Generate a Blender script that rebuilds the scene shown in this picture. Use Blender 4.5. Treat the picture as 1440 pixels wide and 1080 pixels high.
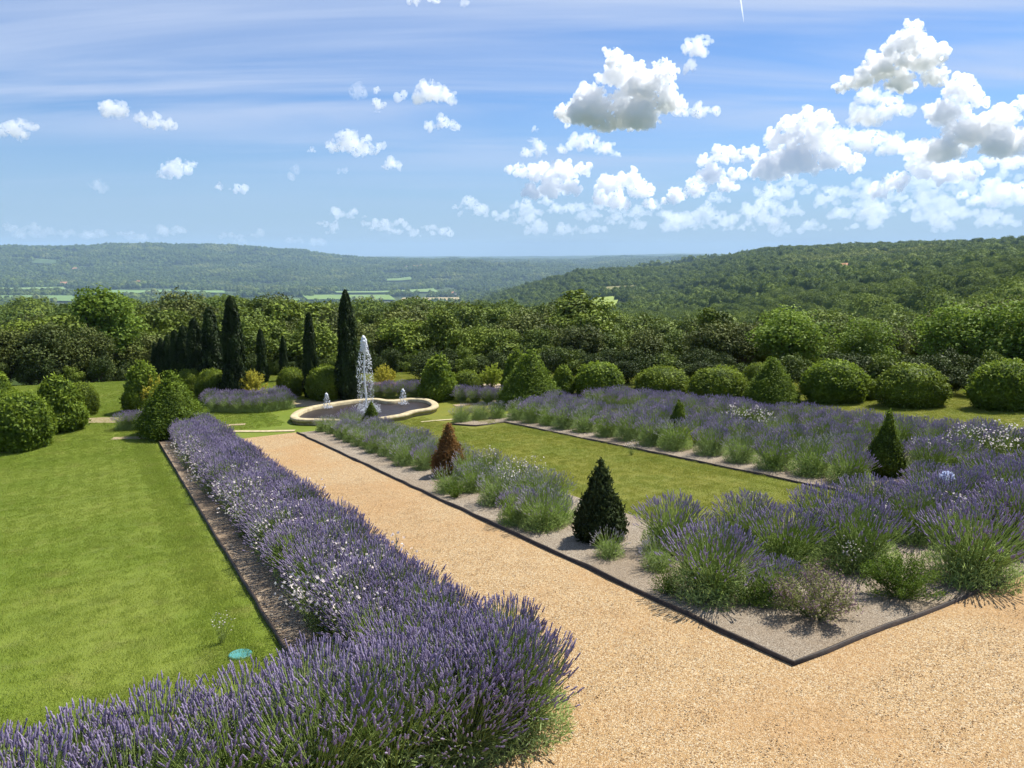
import bpy, math, random
import numpy as np
from mathutils import Vector, Matrix

for o in list(bpy.data.objects): bpy.data.objects.remove(o)
SC = bpy.context.scene
COL = SC.collection
R = math.radians

# ------------------------------------------------------------------ camera, sky, sun, exposure
CAM_H = 3.6
cam_data = bpy.data.cameras.new('camera'); cam = bpy.data.objects.new('camera', cam_data); COL.objects.link(cam)
cam_data.sensor_width = 36; cam_data.lens = 26.0; cam_data.clip_start = 0.1; cam_data.clip_end = 120000
cam.location = (0, 0, CAM_H); cam.rotation_euler = (R(80), 0, 0); SC.camera = cam

SUN_EL = R(58); SUN_AZ = math.atan2(0.80, 0.60)          # azimuth from +Y towards +X
sun_dir = Vector((math.sin(SUN_AZ) * math.cos(SUN_EL), math.cos(SUN_AZ) * math.cos(SUN_EL), math.sin(SUN_EL)))
sd = bpy.data.lights.new('sun', 'SUN'); sd.energy = 4.6; sd.angle = R(0.53); sd.color = (1.0, 0.95, 0.86)
sun = bpy.data.objects.new('sun', sd); COL.objects.link(sun); sun.rotation_euler = sun_dir.to_track_quat('Z', 'Y').to_euler()
sun.location = (20, 20, 60)

SC.view_settings.view_transform = 'Standard'; SC.view_settings.look = 'None'
SC.view_settings.exposure = 0.90; SC.view_settings.gamma = 1.0
SC.cycles.max_bounces = 28; SC.cycles.diffuse_bounces = 4; SC.cycles.glossy_bounces = 2
SC.cycles.transmission_bounces = 3; SC.cycles.transparent_max_bounces = 12; SC.cycles.volume_bounces = 28
SC.cycles.use_denoising = True
SC.cycles.use_adaptive_sampling = True; SC.cycles.adaptive_threshold = 0.015
SC.cycles.sample_clamp_indirect = 10.0
SC.cycles.caustics_reflective = False; SC.cycles.caustics_refractive = False


class NT:
    """tiny helper to write node trees"""
    def __init__(s, tree): s.t = tree; s.n = tree.nodes; s.l = tree.links
    def new(s, ty, **kw):
        nd = s.n.new(ty)
        for k, v in kw.items():
            if k.startswith('i_'):
                nd.inputs[k[2:].replace('_', ' ')].default_value = v
            else: setattr(nd, k, v)
        return nd
    def link(s, a, b): s.l.new(a, b)
    def math(s, op, a, b=None, clamp=False):
        nd = s.n.new('ShaderNodeMath'); nd.operation = op; nd.use_clamp = clamp
        for i, v in enumerate((a, b)):
            if v is None: continue
            if hasattr(v, 'links'): s.l.new(v, nd.inputs[i])
            else: nd.inputs[i].default_value = v
        return nd.outputs[0]
    def mix(s, f, a, b, mode='MIX'):
        nd = s.n.new('ShaderNodeMix'); nd.data_type = 'RGBA'; nd.blend_type = mode
        for sock, v in ((nd.inputs[0], f), (nd.inputs[6], a), (nd.inputs[7], b)):
            if hasattr(v, 'links'): s.l.new(v, sock)
            elif isinstance(v, (int, float)): sock.default_value = v
            else: sock.default_value = (*v[:3], 1)
        return nd.outputs[2]
    def noise(s, vec, scale, detail=4, rough=.55, dist=0.0, col=False):
        nd = s.n.new('ShaderNodeTexNoise'); nd.inputs['Scale'].default_value = scale
        nd.inputs['Detail'].default_value = detail; nd.inputs['Roughness'].default_value = rough
        nd.inputs['Distortion'].default_value = dist
        if vec is not None: s.l.new(vec, nd.inputs['Vector'])
        return nd.outputs['Color' if col else 'Fac']
    def ramp(s, fac, lo, hi, clamp=True):
        nd = s.n.new('ShaderNodeMapRange'); nd.interpolation_type = 'SMOOTHSTEP'
        s.l.new(fac, nd.inputs[0]); nd.inputs[1].default_value = lo; nd.inputs[2].default_value = hi
        return nd.outputs[0]


world = bpy.data.worlds.new('World'); SC.world = world; world.use_nodes = True
w = NT(world.node_tree); bg = world.node_tree.nodes['Background']
sky = w.new('ShaderNodeTexSky', sky_type='NISHITA', sun_disc=False, sun_elevation=SUN_EL, sun_rotation=SUN_AZ,
            altitude=200.0, air_density=1.0, dust_density=0.3, ozone_density=3.0)
tc = w.new('ShaderNodeTexCoord')
sep = w.new('ShaderNodeSeparateXYZ'); w.link(tc.outputs['Generated'], sep.inputs[0])
den = w.math('ADD', w.math('MAXIMUM', sep.outputs[2], 0.0), 0.07)
u_ = w.math('DIVIDE', sep.outputs[0], den); v_ = w.math('DIVIDE', sep.outputs[1], den)
cb = w.new('ShaderNodeCombineXYZ'); w.link(w.math('MULTIPLY', u_, 0.22), cb.inputs[0]); w.link(v_, cb.inputs[1])
rot = w.new('ShaderNodeVectorRotate', rotation_type='Z_AXIS'); rot.inputs['Angle'].default_value = R(-7)
w.link(cb.outputs[0], rot.inputs[0])
n1 = w.noise(rot.outputs[0], 1.1, 7, .56, .6); n2 = w.noise(cb.outputs[0], 0.5, 3, .5)
cir = w.math('MULTIPLY', w.ramp(n1, .34, .66), w.ramp(n2, .25, .55))
lowfade = w.ramp(sep.outputs[2], 0.03, 0.20)
cir = w.math('MULTIPLY', w.math('MULTIPLY', cir, lowfade), 0.88)
base = w.mix(1.0, sky.outputs[0], (0.58, 0.76, 0.99), 'MULTIPLY')
hor = w.math('SUBTRACT', 1.0, w.ramp(sep.outputs[2], -0.02, 0.22))
base = w.mix(w.math('MULTIPLY', hor, 0.85), base, (2.75, 3.9, 5.4))
skyc = w.mix(cir, base, (4.3, 5.1, 6.8))
w.link(skyc, bg.inputs[0]); bg.inputs[1].default_value = 0.074

# ------------------------------------------------------------------ shape of the ground
UX, UY = -.493, .870; WX, WY = .870, .493          # garden axis (downhill) and cross axis
SLOPE, SEND = .0988, 25.4
ZT = -SLOPE * SEND
F = 1040.; C10, S10 = math.cos(R(10)), math.sin(R(10))
TX = np.array([-900, 0, 180, 360, 500, 660, 740, 820, 950, 1080, 1280, 1440, 2400], float)
TD = np.array([45, 70, 100, 150, 220, 320, 500, 750, 1100, 1500, 2100, 2800, 3600, 4500, 5500, 7000, 9000, 11500], float)
_A = [545, 548]
TY = np.array([
 _A + [445, 438, 434, 436, 440, 440, 438, 434, 426, 412, 400, 374, 348, 352, 357, 358],
 _A + [440, 433, 429, 430, 436, 438, 437, 433, 426, 412, 400, 374, 347, 352, 357, 358],
 _A + [437, 430, 427, 428, 434, 437, 436, 433, 426, 412, 400, 372, 345, 352, 357, 358],
 _A + [437, 430, 427, 429, 435, 437, 436, 433, 426, 413, 401, 374, 346, 352, 357, 358],
 _A + [438, 432, 428, 430, 435, 437, 436, 434, 427, 413, 403, 376, 364, 365, 362, 359],
 _A + [440, 433, 429, 428, 432, 436, 434, 432, 424, 413, 398, 371, 370, 366, 362, 359],
 _A + [445, 440, 436, 434, 437, 433, 424, 400, 408, 412, 400, 374, 372, 367, 362, 359],
 _A + [450, 444, 440, 436, 437, 432, 405, 377, 395, 405, 402, 380, 372, 366, 361, 358],
 _A + [470, 458, 452, 445, 436, 418, 396, 372, 372, 384, 380, 374, 364, 361, 357, 355],
 _A + [465, 456, 446, 430, 410, 382, 361, 347, 352, 360, 364, 366, 364, 361, 358, 357],
 _A + [450, 436, 416, 398, 380, 362, 347, 339, 347, 356, 360, 362, 362, 361, 359, 358],
 _A + [440, 415, 392, 374, 360, 347, 336, 340, 350, 356, 360, 362, 362, 361, 359, 358],
 _A + [425, 400, 372, 352, 340, 330, 326, 335, 350, 356, 360, 362, 362, 361, 359, 358]], float)


def hash3(ix, iy, iz, seed):
    h = (ix.astype(np.int64) * 374761393 + iy.astype(np.int64) * 668265263 + iz.astype(np.int64) * 2147483647 + seed * 974634777) & 0xffffffff
    h = ((h ^ (h >> 13)) * 1274126177) & 0xffffffff
    return ((h ^ (h >> 16)) & 0xffff) / 65535.0


def vnoise(p, seed=0):
    i = np.floor(p).astype(np.int64); f = p - i; f = f * f * (3 - 2 * f)
    out = 0
    for dx in (0, 1):
        wx = f[:, 0] if dx else 1 - f[:, 0]
        for dy in (0, 1):
            wy = f[:, 1] if dy else 1 - f[:, 1]
            for dz in (0, 1):
                wz = f[:, 2] if dz else 1 - f[:, 2]
                out = out + wx * wy * wz * hash3(i[:, 0] + dx, i[:, 1] + dy, i[:, 2] + dz, seed)
    return out * 2 - 1


def fbm(p, oct=4, seed=0, billow=False):
    a, s, t = 1.0, 0, 0
    for k in range(oct):
        n = vnoise(p, seed + k)
        s = s + a * (np.abs(n) if billow else n); t += a; a *= .5; p = p * 2.03 + 11.7
    return s / t


def sstep(a, b, x):
    t = np.clip((x - a) / (b - a), 0, 1); return t * t * (3 - 2 * t)


def Z(x, y):
    """height of the ground"""
    x = np.atleast_1d(np.asarray(x, float)); y = np.atleast_1d(np.asarray(y, float))
    s = UX * x + UY * y
    zg = -SLOPE * np.clip(s, -12, SEND)
    d = np.hypot(x, y) + 1e-6
    az = np.arctan2(x, np.maximum(y, 1e-3)); az = np.clip(az, -1.15, 1.15)
    px = np.clip(720 + 1024.2 * np.tan(az), TX[0], TX[-1])
    ld = np.log(np.clip(d, TD[0], TD[-1])); LT = np.log(TD)
    i = np.clip(np.searchsorted(TX, px) - 1, 0, len(TX) - 2); j = np.clip(np.searchsorted(LT, ld) - 1, 0, len(TD) - 2)
    a = (px - TX[i]) / (TX[i + 1] - TX[i]); b = (ld - LT[j]) / (LT[j + 1] - LT[j])
    a = np.clip(a, 0, 1)
    def cell(jj, ii): return TY[ii, jj]
    yy = cell(j, i) * (1 - a) * (1 - b) + cell(j, i + 1) * a * (1 - b) + cell(j + 1, i) * (1 - a) * b + cell(j + 1, i + 1) * a * b
    u = 540 - yy; up = u * C10 - F * S10; fw = F * C10 + u * S10; xx = np.tan(az) * fw
    zt = CAM_H + d * up / np.hypot(xx, fw)
    zt = zt - 9.0 * sstep(72, 100, d) - 1.5 * sstep(200, 600, d) - 6 * sstep(2500, 4500, d)
    amp = 5.0 * sstep(120, 500, d) + 28 * sstep(2600, 4600, d)
    q = np.stack([x / 300., y / 300., 0 * x], 1)
    zt = zt + amp * fbm(q, 3, 5) * (1 - .7 * sstep(7000, 9000, d))
    t = sstep(36, 48, d)
    return zg * (1 - t) + zt * t


def z1(x, y): return float(Z(x, y)[0])
def xy(s, t): return (UX * s + WX * t, UY * s + WY * t)
def ray(px, py):
    u = 540 - py; return np.array([px - 720, F * C10 + u * S10, u * C10 - F * S10])
def at(px, py):
    """photo pixel of a base point -> the point of the ground seen there"""
    r = ray(px, py); k = 3 / F; prev = k
    for _ in range(4000):
        x, y, z = r[0] * k, r[1] * k, CAM_H + r[2] * k
        if z < z1(x, y): break
        prev = k; k *= 1.012
    lo, hi = prev, k
    for _ in range(20):
        m = (lo + hi) / 2
        if CAM_H + r[2] * m < z1(r[0] * m, r[1] * m): hi = m
        else: lo = m
    return r[0] * hi, r[1] * hi, z1(r[0] * hi, r[1] * hi)
def at_d(px, d):
    fw = 1020.; x = px - 720; k = d / math.hypot(x, fw); return x * k, fw * k, z1(x * k, fw * k)
def z_for(py, d, px=720):
    r = ray(px, py); return CAM_H + d * r[2] / math.hypot(r[0], r[1])


# ------------------------------------------------------------------ mesh helpers
def mesh(name, V, faces_list, mats, smooth=False, attrs=None):
    """faces_list: list of (array MxK, material index)"""
    me = bpy.data.meshes.new(name)
    V = np.asarray(V, np.float32); me.vertices.add(len(V)); me.vertices.foreach_set('co', V.ravel())
    loops, starts, mi, off = [], [], [], 0
    for fa, m in faces_list:
        fa = np.asarray(fa, np.int32)
        if not len(fa): continue
        k = fa.shape[1]; loops.append(fa.ravel()); starts.append(off + np.arange(len(fa)) * k); off += fa.size
        mi.append(np.full(len(fa), m, np.int32))
    loops = np.concatenate(loops); starts = np.concatenate(starts).astype(np.int32); mi = np.concatenate(mi)
    me.loops.add(len(loops)); me.loops.foreach_set('vertex_index', loops)
    me.polygons.add(len(starts)); me.polygons.foreach_set('loop_start', starts)
    me.polygons.foreach_set('material_index', mi)
    if smooth: me.polygons.foreach_set('use_smooth', np.ones(len(starts), bool))
    for m in mats: me.materials.append(m)
    if attrs:
        for k, a in attrs.items():
            at_ = me.attributes.new(k, 'FLOAT', 'POINT'); at_.data.foreach_set('value', np.asarray(a, np.float32))
    me.update(calc_edges=True); return me


class MB:
    """collects pieces into one mesh"""
    def __init__(s): s.V = []; s.Fs = []; s.A = []; s.n = 0
    def add(s, V, Fa, m=0, v=None):
        V = np.asarray(V, float); Fa = np.asarray(Fa, int)
        s.V.append(V); s.Fs.append((Fa + s.n, m)); s.n += len(V)
        s.A.append(np.full(len(V), .5) if v is None else (np.full(len(V), v) if np.isscalar(v) else np.asarray(v)))
    def mesh(s, name, mats, smooth=False):
        return mesh(name, np.concatenate(s.V), s.Fs, mats if isinstance(mats, (list, tuple)) else [mats], smooth, {'v': np.concatenate(s.A)})


def norm(a): return a / (np.linalg.norm(a, axis=1, keepdims=True) + 1e-9)


def cards(rng, P, N, size, aspect=.5, jit=.6, up=None, fold=.15):
    """leaf-shaped quads at P, roughly facing N; returns V, F, v"""
    n = len(P); N = norm(N + jit * rng.normal(size=(n, 3)))
    a = rng.normal(size=(n, 3)) if up is None else up + .35 * rng.normal(size=(n, 3))
    T = norm(a - N * np.sum(a * N, 1, keepdims=True)); B = np.cross(N, T)
    L = (size if not np.isscalar(size) else np.full(n, size))[:, None] * (.7 + .6 * rng.random((n, 1))); Wd = L * aspect * .5
    V = np.stack([P - T * L * .5, P + B * Wd + N * L * fold, P + T * L * .5, P - B * Wd + N * L * fold], 1).reshape(-1, 3)
    Fa = np.arange(4 * n).reshape(n, 4); return V, Fa, np.repeat(rng.random(n), 4)


def tubes(P0, P1, r0, r1, k=3):
    """many straight tapered tubes"""
    n = len(P0); D = norm(P1 - P0); a = np.where(np.abs(D[:, 2:3]) > .9, [[1., 0, 0]], [[0, 0, 1.]])
    X = norm(np.cross(D, a)); Y = np.cross(D, X)
    V = []
    for P, r in ((P0, r0), (P1, r1)):
        for j in range(k):
            an = 2 * math.pi * j / k; V.append(P + np.reshape(r, (-1, 1)) * (X * math.cos(an) + Y * math.sin(an)))
    V = np.stack(V, 1).reshape(-1, 3); b = np.arange(n)[:, None] * 2 * k; Fa = []
    for j in range(k): Fa.append(np.concatenate([b + j, b + (j + 1) % k, b + k + (j + 1) % k, b + k + j], 1))
    return V, np.stack(Fa, 1).reshape(-1, 4)


def path_tube(pts, rad, k=7):
    pts = np.asarray(pts, float); n = len(pts); V = []
    for i in range(n):
        d = pts[min(i + 1, n - 1)] - pts[max(i - 1, 0)]; d /= np.linalg.norm(d) + 1e-9
        a = np.array([1., 0, 0]) if abs(d[2]) > .8 else np.array([0, 0, 1.]); X = np.cross(d, a); X /= np.linalg.norm(X); Y = np.cross(d, X)
        for j in range(k):
            an = 2 * math.pi * j / k; V.append(pts[i] + rad[i] * (X * math.cos(an) + Y * math.sin(an)))
    Fa = [(i * k + j, i * k + (j + 1) % k, (i + 1) * k + (j + 1) % k, (i + 1) * k + j) for i in range(n - 1) for j in range(k)]
    return np.array(V), np.array(Fa)


_ico = {}
def ico(sub):
    if sub not in _ico:
        import bmesh
        bm = bmesh.new(); bmesh.ops.create_icosphere(bm, subdivisions=sub, radius=1)
        _ico[sub] = (np.array([v.co[:] for v in bm.verts]), np.array([[v.index for v in f.verts] for f in bm.faces])); bm.free()
    return _ico[sub]


# ------------------------------------------------------------------ object helpers
def link(o): COL.objects.link(o); return o
def obj(name, me, parent=None, loc=(0, 0, 0), rot=(0, 0, 0), scale=1, label=None, cat=None, group=None, kind=None):
    o = bpy.data.objects.new(name, me); link(o); o.location = loc; o.rotation_euler = rot
    o.scale = (scale,) * 3 if np.isscalar(scale) else scale
    if parent: o.parent = parent
    if label: o['label'] = label
    if cat: o['category'] = cat
    if group: o['group'] = group
    if kind: o['kind'] = kind
    return o
def structure(name, me, **k): return obj(name, me, kind='structure', **k)
def thing(name, parts, loc, rotz=0, scale=1, label='', cat='', group=None, tilt=(0, 0)):
    """an Empty with its part meshes: parts = [(name, mesh)] or [(name, mesh, [(sub, mesh)])]"""
    e = obj(name, None, None, loc, (tilt[0], tilt[1], rotz), scale, label, cat, group)
    for p in parts:
        c = obj(p[0], p[1], e)
        for q in (p[2] if len(p) > 2 else ()): obj(q[0], q[1], c)
    return e


# ------------------------------------------------------------------ materials
def mat(name, rough=.8, spec=.3):
    m = bpy.data.materials.new(name); m.use_nodes = True; n = NT(m.node_tree); b = m.node_tree.nodes['Principled BSDF']
    b.inputs['Roughness'].default_value = rough; b.inputs['Specular IOR Level'].default_value = spec
    return m, n, b, m.node_tree.nodes['Material Output']


def leaf_mat(name, dark, light, trans=.3, scale=.9, objrand=.35, tint=None, rough=.6, spec=.12, patch=None):
    m, n, b, out = mat(name, rough, spec)
    at_ = n.new('ShaderNodeAttribute', attribute_name='v'); g = n.new('ShaderNodeNewGeometry')
    oi = n.new('ShaderNodeObjectInfo')
    nz = n.ramp(n.noise(g.outputs['Position'], scale, 3), .3, .7)
    f = n.math('ADD', n.math('MULTIPLY', at_.outputs['Fac'], .55), n.math('MULTIPLY', nz, .45))
    c = n.mix(f, dark, light)
    if tint is not None: c = n.mix(n.math('MULTIPLY', oi.outputs['Random'], objrand), c, tint)
    else:
        c = n.mix(n.math('MULTIPLY', oi.outputs['Random'], objrand), c, tuple(x * .45 for x in dark))
    if patch is not None:
        c = n.mix(n.math('MULTIPLY', n.ramp(n.noise(g.outputs['Position'], patch[1], 2), .55, .7), patch[2]), c, patch[0])
    n.link(c, b.inputs['Base Color'])
    tr = n.new('ShaderNodeBsdfTranslucent'); n.link(n.mix(.5, c, tuple(min(1, x * 1.6) for x in light)), tr.inputs[0])
    mx = n.new('ShaderNodeMixShader'); mx.inputs[0].default_value = trans
    n.link(b.outputs[0], mx.inputs[1]); n.link(tr.outputs[0], mx.inputs[2]); n.link(mx.outputs[0], out.inputs[0])
    return m


def simple(name, col, rough=.7, spec=.3, col2=None, scale=4., bump=0., bscale=40., metal=0):
    m, n, b, out = mat(name, rough, spec); g = n.new('ShaderNodeNewGeometry'); b.inputs['Metallic'].default_value = metal
    c2 = col2 or tuple(x * .7 for x in col)
    n.link(n.mix(n.ramp(n.noise(g.outputs['Position'], scale, 5), .3, .7), c2, col), b.inputs['Base Color'])
    if bump:
        bp = n.new('ShaderNodeBump'); bp.inputs['Strength'].default_value = bump; bp.inputs['Distance'].default_value = .02
        n.link(n.noise(g.outputs['Position'], bscale, 4), bp.inputs['Height']); n.link(bp.outputs[0], b.inputs['Normal'])
    return m


def gravel_mat(name, cols, cell=95., bump=.9, big=None):
    m, n, b, out = mat(name, .85, .25); g = n.new('ShaderNodeNewGeometry')
    vo = n.new('ShaderNodeTexVoronoi'); vo.inputs['Scale'].default_value = cell; n.link(g.outputs['Position'], vo.inputs['Vector'])
    hs = n.new('ShaderNodeSeparateColor'); n.link(vo.outputs['Color'], hs.inputs[0])
    c = n.mix(hs.outputs[0], cols[0], cols[1]); c = n.mix(n.ramp(hs.outputs[1], .72, .8), c, cols[2]); c = n.mix(n.ramp(hs.outputs[2], .8, .88), c, cols[3])
    nz = n.noise(g.outputs['Position'], .55, 5, .6); c = n.mix(n.math('MULTIPLY', n.ramp(nz, .40, .66), .5), c, cols[4])
    nz3 = n.noise(g.outputs['Position'], 2.3, 6, .7, 1.0); c = n.mix(n.math('MULTIPLY', n.ramp(nz3, .52, .74), .45), c, cols[0])
    nz2 = n.noise(g.outputs['Position'], 9., 4, .65); c = n.mix(n.math('MULTIPLY', n.ramp(nz2, .55, .75), .25), c, cols[0])
    n.link(c, b.inputs['Base Color'])
    bp = n.new('ShaderNodeBump'); bp.inputs['Strength'].default_value = bump; bp.inputs['Distance'].default_value = .012
    h = n.math('ADD', n.math('MULTIPLY', vo.outputs['Distance'], -1.0), n.math('ADD', n.math('MULTIPLY', n.noise(g.outputs['Position'], 14, 3), 1.6), n.math('MULTIPLY', n.noise(g.outputs['Position'], 3.5, 2), 3.0)))
    n.link(h, bp.inputs['Height']); n.link(bp.outputs[0], b.inputs['Normal'])
    return m


def grass_mat(name, k=1.0):
    m, n, b, out = mat(name, .6, .2); g = n.new('ShaderNodeNewGeometry'); P = g.outputs['Position']
    at_ = n.new('ShaderNodeAttribute', attribute_name='v')
    sx = n.new('ShaderNodeSeparateXYZ'); n.link(P, sx.inputs[0])
    tt = n.math('ADD', n.math('MULTIPLY', sx.outputs[0], WX), n.math('MULTIPLY', sx.outputs[1], WY))
    c = n.mix(n.ramp(n.noise(P, .35, 5, .6), .35, .65), (.215, .295, .030), (.285, .35, .052))
    c = n.mix(n.math('MULTIPLY', n.ramp(n.noise(P, 2.2, 4, .6), .5, .75), .6), c, (.33, .33, .085))
    c = n.mix(n.math('MULTIPLY', n.ramp(n.noise(P, 1.1, 3, .5), .55, .7), .45), c, (.16, .235, .024))
    olive = n.mix(n.ramp(n.noise(P, .9, 4, .6), .35, .7), (.33, .30, .05), (.23, .255, .035))
    c = n.mix(n.math('MULTIPLY', n.ramp(tt, 6.5, 8.2), .7), c, olive)
    c = n.mix(n.math('MULTIPLY', at_.outputs['Fac'], .6), c, (.32, .38, .08))
    if k != 1: c = n.mix(1.0, c, (k, k, k), 'MULTIPLY')
    n.link(c, b.inputs['Base Color'])
    bp = n.new('ShaderNodeBump'); bp.inputs['Strength'].default_value = .6; bp.inputs['Distance'].default_value = .03
    n.link(n.noise(P, 60, 3), bp.inputs['Height']); n.link(bp.outputs[0], b.inputs['Normal'])
    tr = n.new('ShaderNodeBsdfTranslucent'); n.link(c, tr.inputs[0])
    mx = n.new('ShaderNodeMixShader'); mx.inputs[0].default_value = .35
    n.link(b.outputs[0], mx.inputs[1]); n.link(tr.outputs[0], mx.inputs[2]); n.link(mx.outputs[0], out.inputs[0])
    return m


M = {}
M['grass'] = grass_mat('lawn grass'); M['turf'] = grass_mat('lawn turf', .84)  # turf is the grass colour darkened to match the shade among the blades
M['path'] = gravel_mat('golden gravel', [(0.297, 0.178, 0.071), (0.475, 0.333, 0.167), (0.511, 0.427, 0.285), (0.178, 0.101, 0.048), (0.368, 0.214, 0.089)])
M['bed'] = gravel_mat('grey bed gravel', [(.20, .155, .105), (.36, .30, .225), (.46, .41, .33), (.09, .07, .05), (.22, .16, .10)], 120.)
M['soil'] = gravel_mat('dry bed mulch', [(.18, .125, .08), (.34, .26, .17), (.44, .36, .26), (.07, .045, .03), (.15, .10, .06)], 60.)
M['sand'] = gravel_mat('sandy track', [(0.277, 0.211, 0.119), (0.409, 0.330, 0.211), (0.462, 0.396, 0.264), (0.198, 0.132, 0.079), (0.330, 0.251, 0.145)], 60.)
M['edge'] = simple('rusted dark edging', (.045, .028, .018), .6, .4, (.02, .014, .01), 9, .3)
M['stone'] = simple('pale cut stone', (.50, .43, .27), .85, .15, (.34, .28, .17), 6, .3, 30)
M['terracotta'] = simple('terracotta', (.50, .25, .15), .8, .2, (.4, .2, .12), 9)
M['bowl'] = simple('weathered stone bowl', (.52, .42, .30), .85, .2)
M['bark'] = simple('bark', (.12, .09, .065), .9, .1, (.05, .038, .03), 8, .8, 12)
M['floor'] = simple('woodland floor', (.045, .055, .018), .95, .1, (.03, .035, .015), .2)
M['lav_flower'] = leaf_mat('lavender flowers', (.15, .12, .215), (.46, .395, .55), .3, 6, .3, (.27, .24, .36))
M['lav_pale'] = leaf_mat('faded lavender flowers', (.24, .23, .24), (.48, .46, .50), .18, 6, .3, (.3, .28, .34))
M['lav_green'] = leaf_mat('lavender stems', (.15, .22, .05), (.36, .46, .14), .38, 5, .35, (.27, .33, .17), patch=((.20, .32, .03), 1.5, .5))
M['white'] = leaf_mat('white petals', (.66, .54, .52), (.85, .80, .78), .35, 5, .25, (.8, .62, .60), .5)
M['blue'] = leaf_mat('pale blue petals', (.36, .42, .70), (.58, .64, .85), .3, 5, .1)
M['thin_green'] = leaf_mat('thin green stems', (.11, .17, .04), (.25, .30, .09), .3, 5)
M['yew'] = leaf_mat('yew needles', (.022, .042, .008), (.17, .24, .026), .2, 2.5, .25)
M['yewbright'] = leaf_mat('bright clipped needles', (.04, .075, .010), (.22, .31, .03), .2, 2.5, .15)
M['yewdark'] = leaf_mat('dark yew needles', (.012, .022, .007), (.065, .09, .025), .15, 2.5, .2)
M['yewlight'] = leaf_mat('fresh green needles', (.04, .085, .010), (.14, .21, .025), .3, 2.5, .2)
M['orange'] = leaf_mat('dying orange needles', (.09, .05, .018), (.36, .19, .06), .25, 4, .1, (.2, .08, .02), patch=((.06, .075, .022), 9., .9))
M['laurel'] = leaf_mat('laurel leaves', (.035, .075, .010), (.24, .32, .03), .25, 1.5, .2, None, .6, .12)
M['box'] = leaf_mat('clipped hedge leaves', (.025, .05, .008), (.22, .28, .026), .22, 1.5, .3, (.14, .21, .02), .6, .12)
M['yellow'] = leaf_mat('yellow shrub leaves', (.22, .24, .03), (.50, .44, .06), .4, 5, .1)
M['ygreen'] = leaf_mat('yellow green leaves', (.14, .20, .02), (.34, .40, .05), .35, 3, .1)
M['cypress'] = leaf_mat('cypress sprays', (.006, .014, .005), (.045, .075, .016), .10, 1.2, .3)
M['oak'] = leaf_mat('oak leaves', (.012, .022, .006), (.20, .23, .045), .08, .35, .55, (.05, .075, .022), .62)
M['broad'] = leaf_mat('broad leaves', (.012, .026, .005), (.27, .35, .042), .08, .35, .65, (.035, .062, .018), .62)
M['shade_scrub'] = leaf_mat('scrub leaves', (.010, .020, .005), (.11, .15, .03), .06, .5, .5, (.03, .05, .012), .6)  # undergrowth leaves, colour darkened to stand in for shade under the trees
M['robinia'] = leaf_mat('light feathery leaves', (.04, .08, .010), (.22, .31, .04), .25, .4, .3, (.09, .16, .02), .62)
M['brown'] = leaf_mat('brownish leaves', (.08, .07, .025), (.17, .14, .05), .25, .5, .3)
M['far'] = leaf_mat('far woodland leaves', (.020, .044, .010), (.20, .26, .04), .15, .035, .6, (.04, .075, .02), .8, .1, ((.24, .26, .07), .0035, .75))
M['sageleaf'] = leaf_mat('sage stems', (.12, .14, .045), (.28, .29, .11), .25, 5, .2)
M['sage'] = leaf_mat('brownish sage flowers', (.10, .065, .085), (.28, .19, .22), .25, 5, .1)
M['flat_dark'] = simple('pool lining water', (.03, .03, .035), .1)

# ------------------------------------------------------------------ ground sheets
def ground_mesh():
    rr = np.concatenate([np.linspace(.5, 60, 60), np.geomspace(62, 11700, 230)])
    az = np.concatenate([np.linspace(-46, 46, 420), np.linspace(46, 314, 90)[1:-1]]) * math.pi / 180
    nr, na = len(rr), len(az)
    X = rr[:, None] * np.sin(az)[None]; Y = rr[:, None] * np.cos(az)[None]
    x, y = X.ravel(), Y.ravel(); z = Z(x, y)
    s = UX * x + UY * y; t = WX * x + WY * y
    ins = sstep(-10, -6, s) * (1 - sstep(39.5, 43.5, s)) * sstep(-36, -32, t) * (1 - sstep(41, 45, t))
    z = z - .35 * ins
    V = np.stack([x, y, z], 1)
    i = np.arange(nr - 1)[:, None]; j = np.arange(na)[None]; k = (j + 1) % na
    Fa = np.stack([i * na + j, i * na + k, (i + 1) * na + k, (i + 1) * na + j], -1).reshape(-1, 4)[:, ::-1]
    V = np.vstack([V, [[0, 0, z1(0, 0) - .35]]]); c = len(V) - 1
    T = np.array([[(a + 1) % na, a, c] for a in range(na)])[:, ::-1]
    return mesh('ground', V, [(Fa, 0), (T, 0)], [M['floor_far']], True)


m, n, b, out = mat('hillside ground', .95, .1); g = n.new('ShaderNodeNewGeometry'); P = g.outputs['Position']
c = n.mix(n.ramp(n.noise(P, .004, 6, .6), .35, .65), (.030, .050, .014), (.060, .085, .022))
c = n.mix(n.math('MULTIPLY', n.ramp(n.noise(P, .03, 4, .7), .45, .6), .6), c, (.022, .036, .012))
c = n.mix(n.math('MULTIPLY', n.ramp(n.noise(P, .0016, 5, .6), .58, .64), .35), c, (.15, .14, .06))
n.link(c, b.inputs['Base Color']); M['floor_far'] = m
structure('ground', ground_mesh())


def st_grid(ss, tt):
    Sg, Tg = np.meshgrid(ss, tt, indexing='ij'); x = UX * Sg + WX * Tg; y = UY * Sg + WY * Tg
    return x.ravel(), y.ravel(), Sg.ravel(), Tg.ravel()


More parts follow.
